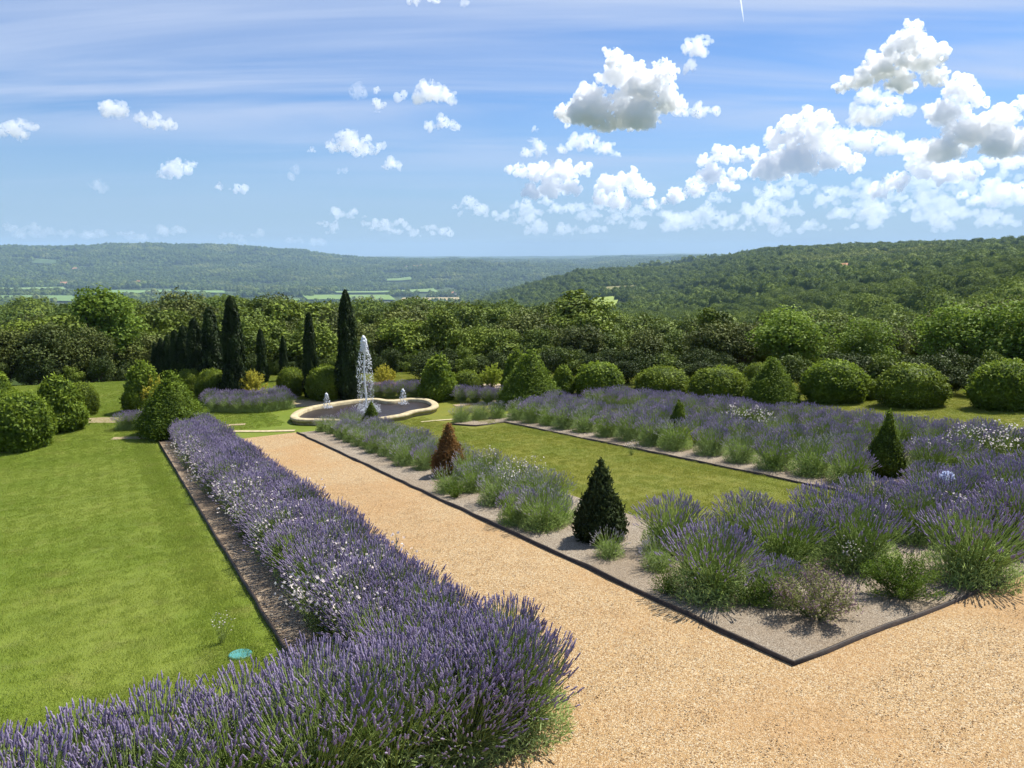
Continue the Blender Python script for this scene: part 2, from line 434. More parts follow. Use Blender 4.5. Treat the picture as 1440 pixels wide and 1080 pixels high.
ss = np.concatenate([np.arange(-9, 25.4, .8), np.arange(25.4, 42.6, .6)]); tt = np.arange(-35, 44.1, .8)
x, y, s_, t_ = st_grid(ss, tt); z = Z(x, y)
edge = (s_ <= ss[0] + .01) | (s_ >= ss[-1] - .01) | (t_ <= tt[0] + .01) | (t_ >= tt[-1] - .01)
z = z - .5 * edge; ns, nt = len(ss), len(tt)
i = np.arange(ns - 1)[:, None]; j = np.arange(nt - 1)[None]
Fa = np.stack([i * nt + j, i * nt + j + 1, (i + 1) * nt + j + 1, (i + 1) * nt + j], -1).reshape(-1, 4)
structure('lawn', mesh('lawn', np.stack([x, y, z], 1), [(Fa[:, ::-1], 0)], [M['turf']], True))


def sheet(name, poly, lift, m):
    """flat sheet laid on the ground from (s,t) corners"""
    V = []
    for s, t in poly:
        x, y = xy(s, t); V.append((x, y, z1(x, y) + lift))
    a = sum(V[i][0] * V[(i + 1) % len(V)][1] - V[(i + 1) % len(V)][0] * V[i][1] for i in range(len(V)))
    idx = list(range(len(V))); idx = idx if a > 0 else idx[::-1]
    import bmesh
    bm = bmesh.new(); vs = [bm.verts.new(V[i]) for i in idx]; f = bm.faces.new(vs); bmesh.ops.triangulate(bm, faces=[f])
    me = bpy.data.meshes.new(name); bm.to_mesh(me); bm.free(); me.materials.append(m)
    return structure(name, me)


BL, BR = 1.55, 2.9          # left bed, across
A_, SF, SB = 5.77, 4.5, 25.4
sheet('gravel_path', [(-9, 2.9), (SB, 2.9), (SB, A_), (SF, A_), (SF, 30), (-9, 30)], .008, M['path'])
sheet('gravel_path', [(-9, -14), (4.74, -14), (4.74, 2.9), (-9, 2.9)], .008, M['path'])
sheet('left_bed', [(4.75, -12), (4.75, BR), (26.4, BR), (26.4, BL), (7.1, BL), (7.1, -12)], .014, M['soil'])
sheet('middle_bed', [(SF, A_), (25.2, A_), (25.2, 8.0), (8.0, 8.0), (8.0, 30), (SF, 30)], .014, M['bed'])
sheet('far_bed', [(8.0, 12.06), (23.6, 12.06), (24.2, 18.1), (8.0, 18.1)], .018, M['bed'])
sheet('far_bed', [(21.8, 10.95), (22.9, 10.5), (23.5, 12.055), (21.8, 12.055)], .018, M['bed'])


def ribbon(name, px_line, width, lift, m):
    pts = [at(*p) for p in px_line]; V = []
    for i, p in enumerate(pts):
        a = np.array(pts[max(0, i - 1)][:2]); b_ = np.array(pts[min(len(pts) - 1, i + 1)][:2]); d = b_ - a; d /= np.linalg.norm(d)
        nrm = np.array([-d[1], d[0]]) * width * (.5 if np.isscalar(width) else 1)
        for sg in (-1, 1): V.append((p[0] + sg * nrm[0], p[1] + sg * nrm[1], z1(p[0] + sg * nrm[0], p[1] + sg * nrm[1]) + lift))
    Fa = [(2 * i, 2 * i + 1, 2 * i + 3, 2 * i + 2) for i in range(len(pts) - 1)]
    me = mesh(name, V, [(Fa, 0)], [m]); me.flip_normals() if me.polygons[0].normal.z < 0 else None
    return structure(name, me)


ribbon('sandy_path', [(405, 569), (440, 566), (490, 565), (545, 567)], 1.5, .012, M['sand'])
ribbon('sandy_track', [(112, 592), (140, 591), (172, 591), (200, 590)], .9, .012, M['sand'])
ribbon('sandy_strip', [(158, 617), (180, 616), (206, 616)], .35, .012, M['sand'])
ribbon('sandy_rim', [(308, 601), (325, 598), (345, 597)], .25, .016, M['sand'])
ribbon('stone_line', [(322, 607), (370, 607), (415, 606)], .22, .022, M['stone'])
ribbon('stone_line', [(592, 594), (612, 592), (640, 590)], .22, .022, M['stone'])
ribbon('sandy_rim', [(640, 571), (668, 567), (700, 564)], .4, .016, M['sand'])

# ------------------------------------------------------------------ steel edging round the beds
def edging(line, h, label, wob=.03, seed=1):
    rng = np.random.default_rng(seed); pts = []
    for (a, b_) in zip(line[:-1], line[1:]):
        k = max(2, int(math.dist(a, b_) / .5))
        for q in range(k): pts.append((a[0] + (b_[0] - a[0]) * q / k, a[1] + (b_[1] - a[1]) * q / k, q == 0))
    pts.append((*line[-1], True)); V = []; th = .013
    n_ = len(pts)
    for i, (s, t, cr) in enumerate(pts):
        a = np.array(pts[max(0, i - 1)][:2]); b_ = np.array(pts[min(n_ - 1, i + 1)][:2]); d = b_ - a; d /= np.linalg.norm(d); nn = np.array([-d[1], d[0]])
        w_ = 0 if cr else rng.normal() * wob * .5; hh = h + rng.normal() * .006
        for sg in (-th, th):
            x, y = xy(s + nn[0] * (w_ + sg), t + nn[1] * (w_ + sg)); z0 = z1(x, y)
            V += [(x, y, z0 - .05), (x, y, z0 + hh)]
    Fa = []
    for i in range(n_ - 1):
        a, c = 4 * i, 4 * i + 4
        Fa += [(a, c, c + 1, a + 1), (a + 1, c + 1, c + 3, a + 3), (a + 3, c + 3, c + 2, a + 2)]
    Fa += [(0, 1, 3, 2), (4 * n_ - 4, 4 * n_ - 2, 4 * n_ - 1, 4 * n_ - 3)]
    return obj('bed_edging', mesh('bed_edging', V, [(Fa, 0)], [M['edge']]), label=label, cat='garden edging')


edging([(26.4, 2.88), (26.4, BL), (7.1, BL), (7.1, -12)], .065, 'dark strip edging between the left lawn and the purple lavender hedge', .012, 1)
edging([(25.2, A_), (SF, A_), (SF, 30)], .062, 'long dark edging of the middle bed, meeting in a sharp corner at the golden gravel', .022, 2)
edging([(8.0, 12.06), (21.8, 12.06), (21.8, 10.95), (22.9, 10.5)], .05, 'thin dark edging between the inner lawn and the far lavender bed', .015, 3)

# ------------------------------------------------------------------ plants: lavender, gaura, herbs
def lavender_parts(seed, n=420, Rr=.50, H=.60, spike=1., leafy=1500, fl='lav_flower', lean=0.0, flop=1.0, cap=.93):
    rng = np.random.default_rng(seed)
    th = np.arccos(1 - rng.random(n) * cap) * flop; ph = rng.random(n) * 2 * math.pi
    lump = .88 + .22 * vnoise(np.stack([np.cos(ph) * 1.7 * np.sin(th), np.sin(ph) * 1.7 * np.sin(th), th * 2], 1) + seed, seed)
    r = Rr * np.sin(th) ** .9 * lump * (.85 + .3 * rng.random(n)); z = (H * (np.cos(th) ** .55) + .07) * (.86 + .24 * rng.random(n)) * (.93 + .1 * lump)
    tip = np.stack([r * np.cos(ph) + lean * z, r * np.sin(ph), z], 1)
    base = np.stack([tip[:, 0] * .22, tip[:, 1] * .22, np.full(n, .02)], 1) + rng.normal(size=(n, 3)) * [.03, .03, .01]
    mid = base * .45 + tip * .55; mid[:, 2] += .06 * (r / Rr); mid += rng.normal(size=(n, 3)) * .012
    dirn = norm(tip - mid); dirn = norm(dirn + [0, 0, .25] + .12 * rng.normal(size=(n, 3)))
    g = MB(); f = MB()
    V, Fa = tubes(base, mid, np.full(n, .0035), np.full(n, .003)); g.add(V, Fa, 0, np.repeat(rng.random(n), 6))
    V, Fa = tubes(mid, tip, np.full(n, .003), np.full(n, .0022)); g.add(V, Fa, 0, np.repeat(rng.random(n), 6))
    # narrow grey green leaves through the lower dome
    k = leafy; th2 = np.arccos(1 - rng.random(k) * .98); ph2 = rng.random(k) * 2 * math.pi; q = .25 + .55 * rng.random(k) ** .6
    D = np.stack([Rr * np.sin(th2) * np.cos(ph2), Rr * np.sin(th2) * np.sin(ph2), H * np.cos(th2) * .85 + .03], 1)
    P = D * q[:, None]; P[:, 2] = np.maximum(P[:, 2], .02)
    V, Fa, v = cards(rng, P, norm(D), .062, .13, .9, up=norm(D + [0, 0, .25]), fold=.02); g.add(V, Fa, 0, v)
    # flower spikes: lumpy whorls on the stem tips
    L = spike * (.042 + .038 * rng.random(n)); X = norm(np.cross(dirn, np.tile([[.3, .2, .9]], (n, 1)))); Y = np.cross(dirn, X)
    rings = [(0, .002), (.16, .0062), (.34, .0038), (.5, .0068), (.66, .0040), (.82, .0050), (1, .001)]
    Vs = []
    for (a, rr) in rings:
        for j in range(4):
            an = j * math.pi / 2 + a * 2; rj = (rr * spike * (.75 + .5 * rng.random(n)))[:, None]
            Vs.append(tip + dirn * (L * a)[:, None] + rj * (X * math.cos(an) + Y * math.sin(an)))
    Vs = np.stack(Vs, 1).reshape(-1, 3); b_ = np.arange(n)[:, None] * 28; Fs = []
    for i in range(6):
        for j in range(4): Fs.append(np.concatenate([b_ + 4 * i + j, b_ + 4 * i + (j + 1) % 4, b_ + 4 * i + 4 + (j + 1) % 4, b_ + 4 * i + 4 + j], 1))
    f.add(Vs, np.stack(Fs, 1).reshape(-1, 4), 0, np.repeat(rng.random(n), 28))
    return [('foliage', g.mesh('lavender_foliage', M['lav_green'])), ('flower_spikes', f.mesh('lavender_spikes', M[fl]))]


LAV_D = [lavender_parts(10 + i, 640, .50, .58, 1.05, 1700, cap=.86) for i in range(5)]                   # dense, deep purple
LAV_M = [lavender_parts(20 + i, 360, .52, .54, 1.0, 4300, cap=.66) for i in range(5)]       # green clump with purple tips
LAV_P = [lavender_parts(30 + i, 250, .50, .53, .85, 4300, fl='lav_pale', cap=.74) for i in range(4)]
LAV_B = [lavender_parts(35 + i, 430, .58, .60, 1.0, 5200, cap=.48) for i in range(4)]  # purple brush on a green skirt    # greyer, faded
LAV_S = [lavender_parts(40 + i, 110, .36, .40, .8, 1500, fl='lav_pale') for i in range(2)]    # small


def gaura_parts(seed, n=34, Rr=.45, H=.78, dens=3, m='white'):
    rng = np.random.default_rng(seed); g = MB(); f = MB()
    th = rng.random(n) * 1.0; ph = rng.random(n) * 2 * math.pi
    tip = np.stack([Rr * np.sin(th) * np.cos(ph) * 1.2, Rr * np.sin(th) * np.sin(ph) * 1.2, H * (.55 + .5 * rng.random(n)) * np.cos(th * .6)], 1)
    base = tip * [.15, .15, 0]; mid = (base + tip) / 2 + [0, 0, .08] + rng.normal(size=(n, 3)) * .02
    for a, b_ in ((base, mid), (mid, tip)):
        V, Fa = tubes(a, b_, np.full(n, .0028), np.full(n, .002)); g.add(V, Fa, 0, np.repeat(rng.random(n), 6))
    k = 260; q = rng.random(k) ** .7; i = rng.integers(0, n, k); P = mid[i] * q[:, None] + rng.normal(size=(k, 3)) * .03; P[:, 2] = np.abs(P[:, 2])
    V, Fa, v = cards(rng, P, rng.normal(size=(k, 3)), .05, .25, .5); g.add(V, Fa, 0, v)
    k = n * dens; i = np.repeat(np.arange(n), dens); q = rng.random(k) ** 2; P = tip[i] * (1 - q * .35)[:, None] + mid[i] * (q * .35)[:, None] + rng.normal(size=(k, 3)) * .04
    N = norm(rng.normal(size=(k, 3)) + [0, -.6, .8])
    for j in range(4):                                     # four petals per flower
        a = norm(np.cross(N, np.roll(N, 1, 1) + .3)); b2 = np.cross(N, a); T = a * math.cos(j * 1.57) + b2 * math.sin(j * 1.57)
        V, Fa, v = cards(rng, P + T * .009, N, .020, .75, .2, up=T, fold=.1); f.add(V, Fa, 0, v)
    return [('stems', g.mesh('gaura_stems', M['thin_green'])), ('flowers', f.mesh('gaura_flowers', M[m]))]


GAU = [gaura_parts(60 + i) for i in range(3)]; GAU_THIN = [gaura_parts(70 + i, 16, .30, .75, 3) for i in range(3)]


def bush_parts(seed, H=.45, Rr=.4, leaf='ygreen', nl=2600, size=.04, top=None, upright=.8):
    rng = np.random.default_rng(seed); g = MB(); st = MB(); n = 60
    th = np.arccos(1 - rng.random(n) * .9); ph = rng.random(n) * 2 * math.pi
    tip = np.stack([Rr * np.sin(th) * np.cos(ph), Rr * np.sin(th) * np.sin(ph), H * (np.cos(th) ** .6) * (.8 + .3 * rng.random(n)) + .04], 1)
    V, Fa = tubes(tip * [.15, .15, 0], tip, np.full(n, .004), np.full(n, .002)); st.add(V, Fa, 0, np.repeat(rng.random(n), 6))
    i = rng.integers(0, n, nl); q = .25 + .8 * rng.random(nl) ** .7; P = tip[i] * q[:, None] + rng.normal(size=(nl, 3)) * .028; P[:, 2] = np.abs(P[:, 2]) + .01
    V, Fa, v = cards(rng, P, rng.normal(size=(nl, 3)), size, .4, .6, up=tip[i] / H * upright); g.add(V, Fa, 0, v)
    parts = [('foliage', g.mesh('bush_foliage', M[leaf])), ('stems', st.mesh('bush_stems', M['thin_green']))]
    if top:
        f = MB(); k = 1500; i = rng.integers(0, n, k); P = tip[i] * (.72 + .4 * rng.random((k, 1))) + rng.normal(size=(k, 3)) * .035; P[:, 2] = np.abs(P[:, 2])
        V, Fa, v = cards(rng, P, rng.normal(size=(k, 3)), .035, .35, .6, up=tip[i]); f.add(V, Fa, 0, v); parts.append(('flowers', f.mesh('bush_flowers', M[top])))
    return parts


# ------------------------------------------------------------------ clipped topiary
def topiary_parts(seed, kind, leaf, n=9000, size=.05, aspect=.35, rough=.06, stem=True):
    """unit shape: height 1, base radius 'w' given by profile r(z)"""
    rng = np.random.default_rng(seed)
    prof = {'cone': lambda z: .42 * np.clip(1.02 - z, 0, 1) ** .98 * (.80 + .25 * np.minimum(1, z * 6)),
            'thin': lambda z: .42 * np.clip(1.02 - z, 0, 1) ** 1.05 * (.72 + .30 * np.minimum(1, z * 6)),
            'ball': lambda z: .60 * np.sqrt(np.clip(1 - (np.maximum(z - .30, 0) / .70) ** 2.0, 0, 1)) * (.80 + .20 * np.minimum(1, z * 3.4)),
            'egg': lambda z: .44 * np.clip(1 - np.maximum(z - .22, 0) / .78, 0, 1) ** .55 * (.82 + .18 * np.minimum(1, z * 5))}[kind]
    z = rng.random(n * 3); keep = rng.random(n * 3) < (prof(z) + .04) / .62; z = z[keep][:n]; k = len(z)
    ph = rng.random(k) * 2 * math.pi; r = prof(z)
    dr = (prof(z + .01) - prof(z - .01)) / .02
    N = norm(np.stack([np.cos(ph), np.sin(ph), -np.clip(dr, -6, 6)], 1))
    P0 = np.stack([r * np.cos(ph), r * np.sin(ph), z * .97 + .03], 1)
    lum = fbm(P0 * 5 + seed * 3.1, 3, seed)
    P = P0 + N * (rough * lum + .03 * (rng.random(k) - .6))[:, None]
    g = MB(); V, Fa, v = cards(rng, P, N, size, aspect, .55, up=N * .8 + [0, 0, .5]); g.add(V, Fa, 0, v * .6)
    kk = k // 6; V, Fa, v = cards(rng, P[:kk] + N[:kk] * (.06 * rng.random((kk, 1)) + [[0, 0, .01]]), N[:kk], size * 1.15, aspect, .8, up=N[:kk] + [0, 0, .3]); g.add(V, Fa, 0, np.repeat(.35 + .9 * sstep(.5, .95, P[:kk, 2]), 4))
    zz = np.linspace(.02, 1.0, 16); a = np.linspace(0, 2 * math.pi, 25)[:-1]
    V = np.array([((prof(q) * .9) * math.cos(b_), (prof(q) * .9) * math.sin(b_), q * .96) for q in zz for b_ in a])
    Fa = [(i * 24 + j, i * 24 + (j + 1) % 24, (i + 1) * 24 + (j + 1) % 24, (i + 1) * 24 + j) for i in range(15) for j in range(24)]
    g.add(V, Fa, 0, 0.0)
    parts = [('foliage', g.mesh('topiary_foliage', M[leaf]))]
    if stem:
        V, Fa = path_tube([(0, 0, -.03), (0, 0, .15), (0.01, 0, .5)], [.035, .03, .02]); s_m = MB(); s_m.add(V, Fa); parts.append(('stem', s_m.mesh('stem', M['bark'])))
    return parts


def topi(parts, px, py, top_y, wpx=None, label='', cat='topiary', group=None, rz=0, name='topiary_cone', wfac=.42, back=True):
    """stands where the photograph has its foot; scaled to its seen height and width"""
    x, y, z = at(px, py); d = math.hypot(x, y)
    h = z_for(top_y, d, px) - z; k = d / math.hypot(px - 720, 1020.)
    sw = (wpx * k) / (2 * wfac) if wpx else h
    return thing(name, parts, (x, y, z), rz, (sw, sw, h), label, cat, group)


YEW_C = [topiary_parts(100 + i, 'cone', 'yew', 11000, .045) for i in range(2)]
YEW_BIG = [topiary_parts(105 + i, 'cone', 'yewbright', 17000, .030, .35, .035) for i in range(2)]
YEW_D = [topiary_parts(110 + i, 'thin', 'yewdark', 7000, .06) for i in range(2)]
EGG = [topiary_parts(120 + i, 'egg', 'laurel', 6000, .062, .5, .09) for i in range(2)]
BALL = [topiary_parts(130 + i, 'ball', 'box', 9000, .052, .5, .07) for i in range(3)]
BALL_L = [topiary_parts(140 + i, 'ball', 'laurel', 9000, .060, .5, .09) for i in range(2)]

# yews in the beds
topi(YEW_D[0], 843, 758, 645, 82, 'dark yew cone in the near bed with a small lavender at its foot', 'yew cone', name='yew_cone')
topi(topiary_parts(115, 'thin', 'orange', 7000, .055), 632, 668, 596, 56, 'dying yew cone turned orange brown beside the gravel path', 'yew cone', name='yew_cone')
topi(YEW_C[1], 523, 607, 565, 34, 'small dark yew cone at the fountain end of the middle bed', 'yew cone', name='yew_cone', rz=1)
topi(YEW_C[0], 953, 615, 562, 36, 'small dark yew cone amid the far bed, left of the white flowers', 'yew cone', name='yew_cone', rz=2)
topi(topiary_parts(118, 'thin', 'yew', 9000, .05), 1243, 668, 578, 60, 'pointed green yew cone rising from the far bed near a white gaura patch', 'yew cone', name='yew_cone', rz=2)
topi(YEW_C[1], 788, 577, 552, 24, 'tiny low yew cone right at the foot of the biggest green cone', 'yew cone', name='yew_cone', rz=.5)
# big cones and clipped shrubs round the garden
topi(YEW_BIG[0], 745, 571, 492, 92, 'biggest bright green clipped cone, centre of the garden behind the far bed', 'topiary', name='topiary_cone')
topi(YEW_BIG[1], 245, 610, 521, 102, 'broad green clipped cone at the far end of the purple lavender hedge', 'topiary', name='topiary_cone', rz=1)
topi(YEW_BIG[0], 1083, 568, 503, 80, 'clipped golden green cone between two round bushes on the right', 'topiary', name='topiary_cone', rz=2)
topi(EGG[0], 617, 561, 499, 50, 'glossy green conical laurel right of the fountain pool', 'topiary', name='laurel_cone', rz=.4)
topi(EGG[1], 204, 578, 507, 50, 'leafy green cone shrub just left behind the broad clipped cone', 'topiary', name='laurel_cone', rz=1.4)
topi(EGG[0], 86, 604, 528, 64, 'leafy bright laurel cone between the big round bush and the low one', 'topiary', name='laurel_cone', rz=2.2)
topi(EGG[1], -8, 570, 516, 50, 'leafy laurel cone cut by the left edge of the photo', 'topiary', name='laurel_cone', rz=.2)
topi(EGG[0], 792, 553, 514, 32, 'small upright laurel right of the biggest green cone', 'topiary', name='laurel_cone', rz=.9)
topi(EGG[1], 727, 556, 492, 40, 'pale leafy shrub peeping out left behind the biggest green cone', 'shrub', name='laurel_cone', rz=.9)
BG = 'round clipped bushes round the garden'
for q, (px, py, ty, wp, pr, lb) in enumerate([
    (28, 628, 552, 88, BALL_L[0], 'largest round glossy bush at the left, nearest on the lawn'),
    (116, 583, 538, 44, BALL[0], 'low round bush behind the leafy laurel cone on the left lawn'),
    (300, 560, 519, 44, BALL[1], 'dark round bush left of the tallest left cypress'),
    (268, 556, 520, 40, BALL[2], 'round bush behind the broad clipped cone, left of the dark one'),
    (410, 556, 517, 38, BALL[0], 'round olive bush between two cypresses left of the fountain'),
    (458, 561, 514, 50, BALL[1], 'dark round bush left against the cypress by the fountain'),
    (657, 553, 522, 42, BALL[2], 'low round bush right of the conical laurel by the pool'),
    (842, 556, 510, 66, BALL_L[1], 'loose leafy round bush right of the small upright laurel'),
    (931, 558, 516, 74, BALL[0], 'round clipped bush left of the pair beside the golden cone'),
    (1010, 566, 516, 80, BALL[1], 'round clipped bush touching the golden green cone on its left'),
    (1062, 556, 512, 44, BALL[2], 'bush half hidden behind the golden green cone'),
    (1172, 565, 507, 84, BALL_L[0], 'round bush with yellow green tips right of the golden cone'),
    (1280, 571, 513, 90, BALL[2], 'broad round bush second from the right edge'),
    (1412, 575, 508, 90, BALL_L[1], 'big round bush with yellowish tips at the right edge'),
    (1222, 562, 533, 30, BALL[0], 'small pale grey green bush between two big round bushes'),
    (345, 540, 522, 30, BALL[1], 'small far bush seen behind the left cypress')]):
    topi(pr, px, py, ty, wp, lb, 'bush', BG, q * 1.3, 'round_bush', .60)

# ------------------------------------------------------------------ cypresses
def cypress_parts(seed, n=11000):
    rng = np.random.default_rng(seed); z = rng.random(n); ph = rng.random(n) * 2 * math.pi
    prof = lambda z: .112 * (np.clip(1 - z, 0, 1) ** .46) * (.75 + .25 * np.minimum(1, z * 8))
    r = prof(z) * (1 + .75 * fbm(np.stack([np.cos(ph) * 2.2, np.sin(ph) * 2.2, z * 7], 1) + seed, 4, seed)) * (.70 + .42 * rng.random(n))
    P = np.stack([r * np.cos(ph), r * np.sin(ph), z * .97 + .03 * rng.random(n)], 1); N = np.stack([np.cos(ph), np.sin(ph), 0 * ph + .2], 1)
    g = MB(); V, Fa, v = cards(rng, P, N, .034, .3, .35, up=np.tile([[0, 0, 1.]], (n, 1)) + .3 * N); g.add(V, Fa, 0, v)
    zz = np.linspace(.01, .97, 18); V = np.array([(prof(q) * .72 * math.cos(b_), prof(q) * .72 * math.sin(b_), q) for q in zz for b_ in np.linspace(0, 2 * math.pi, 13)[:-1]])
    Fa = [(i * 12 + j, i * 12 + (j + 1) % 12, (i + 1) * 12 + (j + 1) % 12, (i + 1) * 12 + j) for i in range(17) for j in range(12)]; g.add(V, Fa, 0, 0.)
    t = MB(); V, Fa = path_tube([(0, 0, -.02), (0, 0, .06), (0, 0, .3)], [.022, .018, .012]); t.add(V, Fa)
    return [('crown', g.mesh('cypress_crown', M['cypress'])), ('trunk', t.mesh('cypress_trunk', M['bark']))]


CYP = [cypress_parts(150 + i) for i in range(3)]
CG = 'cypresses left of the fountain'
for q, (px, py, ty, wp, lb) in enumerate([
    (333, 562, 417, 37, 'tall broad cypress, tallest left of the fountain'),
    (491, 562, 408, 34, 'tallest dark cypress standing directly left of the fountain jet'),
    (439, 558, 440, 25, 'slender cypress between two round bushes, left of the tallest dark cypress'),
    (370, 537, 462, 18, 'smaller pointed cypress right of the tall broad one'),
    (401, 535, 472, 14, 'smallest faint cypress between the pointed and the slender ones'),
    (302, 552, 432, 38, 'first cypress of the avenue, nearest to the tall broad cypress'),
    (279, 546, 448, 31, 'second cypress of the avenue, counted from the tall broad cypress'),
    (263, 543, 457, 27, 'third cypress of the avenue, counted from the tall broad cypress'),
    (251, 542, 464, 24, 'fourth cypress of the avenue, counted from the tall broad cypress'),
    (241, 541, 470, 21, 'fifth cypress of the avenue, counted from the tall broad cypress'),
    (231, 540, 475, 19, 'sixth cypress of the avenue, counted from the tall broad cypress'),
    (222, 540, 481, 18, 'last and shortest cypress at the left end of the avenue')]):
    topi(CYP[q % 3], px, py, ty, wp, lb, 'cypress', CG, q * 1.1, 'cypress_tree', .115)

# ------------------------------------------------------------------ lavender hedge and beds
rng = random.Random(4)
HL = 'lavender plant in the dense purple hedge between lawn and gravel path'
s = 26.3; q = 0
while s > 4.6:
    for row, tc_ in enumerate((2.34, 2.84)):
        x, y = xy(s + (0.25 if row else 0) + rng.uniform(-.06, .06), tc_ + rng.uniform(-.05, .05)); sc = rng.uniform(1.02, 1.16)
        if s > 25: sc *= .95
        thing('lavender_plant', LAV_D[q % 5], (x, y, z1(x, y)), rng.random() * 6.3, (sc, sc, sc * rng.uniform(.95, 1.1)), HL + (', far end' if s > 19 else ', middle' if s > 11 else ', near end'), 'lavender', 'lavender hedge along the gravel path'); q += 1
    s -= .56
FL = 'lavender plant in the row crossing the bottom left corner in front of the lawn'
t = 2.95
while t > -6:
    for row, sc_ in enumerate((5.15, 5.85)):
        x, y = xy(sc_ + rng.uniform(-.06, .06), t + (0.25 if row == 1 else 0) + rng.uniform(-.06, .06)); sc = rng.uniform(1.05, 1.2)
        if row == 0: sc *= 1.14
        thing('lavender_plant', ((LAV_B[q % 4] if rng.random() < .5 else LAV_M[q % 5]) if row == 0 else LAV_D[q % 5]), (x, y, z1(x, y)), rng.random() * 6.3, sc, FL, 'lavender', 'front lavender row'); q += 1
    t -= .6

ORD = ['first', 'second', 'third', 'fourth', 'fifth', 'sixth', 'seventh', 'eighth', 'ninth', 'tenth', 'eleventh', 'twelfth', 'thirteenth', 'fourteenth', 'fifteenth', 'sixteenth']


def lav(s, t, kind, sc, label, group, h=1.):
    x, y = xy(s, t); L = {'D': LAV_D, 'M': LAV_M, 'P': LAV_P, 'S': LAV_S, 'B': LAV_B}[kind]
    return thing('lavender_plant', L[rng.randrange(len(L))], (x, y, z1(x, y)), rng.random() * 6.3, (sc, sc, sc * h), label, 'lavender', group)


# near corner clumps, placed by their feet in the photograph
G1 = 'lavender clumps in the near corner of the middle bed'
for px, py, k, sc, lb in [
    (1000, 838, 'M', 1.35, 'big purple tipped lavender nearest the sharp edging corner on its left'),
    (1103, 796, 'B', 1.1, 'dark violet lavender behind the brownish sage mound'),
    (1205, 795, 'B', 1.25, 'green stemmed lavender behind the bright green bush'),
    (1365, 815, 'M', 1.45, 'large round lavender near the right edge, close to the gravel'),
    (1290, 760, 'B', 1.05, 'violet lavender between the bright bush and the large round lavender'),
    (1430, 765, 'B', 1.15, 'purple lavender cut by the right edge of the photo'),
    (945, 772, 'M', 1.2, 'loose green and purple lavender right of the dark yew cone'),
    (925, 800, 'S', .9, 'low scraggly lavender in front of the loose one right of the dark yew'),
    (857, 783, 'S', .85, 'tiny lavender with pale spikes at the foot of the dark yew cone'),
    (1345, 728, 'B', 1.05, 'violet lavender beside the pale blue agapanthus'),
    (1250, 738, 'B', .95, 'violet lavender left of the pale blue agapanthus'),
    (1420, 715, 'B', 1.1, 'back violet lavender at the right edge before the white gaura'),
    (1160, 768, 'B', 1.2, 'lavender with thin upright purple spikes behind the dark violet one'),
    (1300, 700, 'M', .95, 'lavender just left below the white gaura patch'),
    (1385, 690, 'B', .95, 'lavender just below the white gaura patch at right'),
    (1050, 770, 'B', 1.1, 'lavender at the back of the near corner, closest to the inner lawn'),
    (1010, 775, 'P', .9, 'greyish lavender between the loose one and the near corner clumps'),
    (1090, 845, 'M', .8, 'small lavender left behind the sage mound'),
    (1225, 745, 'B', 1.1, 'lavender at the lawn side, left of the agapanthus')]:
    x, y, z = at(px, py); s0, t0 = UX * x + UY * y, WX * x + WY * y
    o = lav(s0, t0, k, sc, lb, G1)
for t in np.arange(11.2, 17, 1.1):
    for s0 in (5.3, 6.4): lav(s0 + rng.uniform(-.15, .15), t + rng.uniform(-.2, .2), 'D', rng.uniform(1., 1.25), 'purple lavender filling the right end of the near bed', 'right end lavender')

# row in the middle bed between the yews
G2 = 'lavender clumps of the middle bed'
for q, (px, py, k, sc) in enumerate([(762, 742, 'P', .95), (728, 735, 'M', .8), (752, 715, 'P', 1.0), (700, 708, 'P', .9), (722, 693, 'P', .95), (775, 712, 'P', .9), (790, 735, 'S', .9), (668, 690, 'P', .8),
                                   (630, 692, 'S', 1.0), (660, 672, 'P', .9), (690, 675, 'P', .9)]):
    lav(*[UX * at(px, py)[0] + UY * at(px, py)[1], WX * at(px, py)[0] + WY * at(px, py)[1]], k, sc * 1.15,
        ORD[q] + ' faded lavender between the dark and the orange yew cones, counted from the dark one', G2)
q = 0
for s0 in np.arange(16.4, 25.2, .78):
    for j, t0 in enumerate((6.75, 7.5)):
        lav(s0 + rng.uniform(-.12, .12), t0 + rng.uniform(-.1, .1) + (.1 if j else 0), 'P' if (q + j) % 4 else 'M', rng.uniform(.85, 1.05),
            ORD[q] + (' grey green lavender on the gravel side' if j == 0 else ' grey green lavender on the lawn side') + ' from the orange cone towards the fountain', G2)
    q += 1

# far bed: separate clumps along the edging, then the broad purple bands behind
G3 = 'lavender clumps along the edging of the far bed'
q = 0
for s0 in np.arange(8.9, 22.6, 1.02):
    k = 'M' if q in (0, 2, 4, 7) else 'P' if q % 2 else 'M'
    lav(s0 + rng.uniform(-.12, .12), 12.85 + rng.uniform(-.1, .15), k, rng.uniform(1.02, 1.25), ORD[q] + ' green and mauve lavender clump along the far bed edging, counted from the right', G3); q += 1
for q, (px, py) in enumerate([(650, 593), (675, 590), (700, 588)]):
    x, y, z = at(px, py); lav(UX * x + UY * y, WX * x + WY * y, 'P', .95, ORD[q] + ' lavender of the small corner bed right of the pool, from its left', G3)
BL_ = 'lavender in the broad purple band filling the back of the far bed'
for ri, (t0, nm) in enumerate(((14.2, 'second'), (15.15, 'third'), (16.75, 'fourth'), (17.45, 'last'))):
    for s0 in np.arange(4.9 if ri > 1 else 8.2, 23.9 - .25 * ri, .80):
        if ri == 1 and rng.random() < .45: continue
        part = 'right' if s0 < 12 else 'middle' if s0 < 18 else 'left'
        lav(s0 + rng.uniform(-.15, .15), t0 + rng.uniform(-.12, .12), rng.choice('BBM' if ri > 1 else 'BMMP'), rng.uniform(.92, 1.10), 'purple topped lavender in the %s part of the %s row of the far bed' % (part, nm), 'purple lavender rows of the far bed')
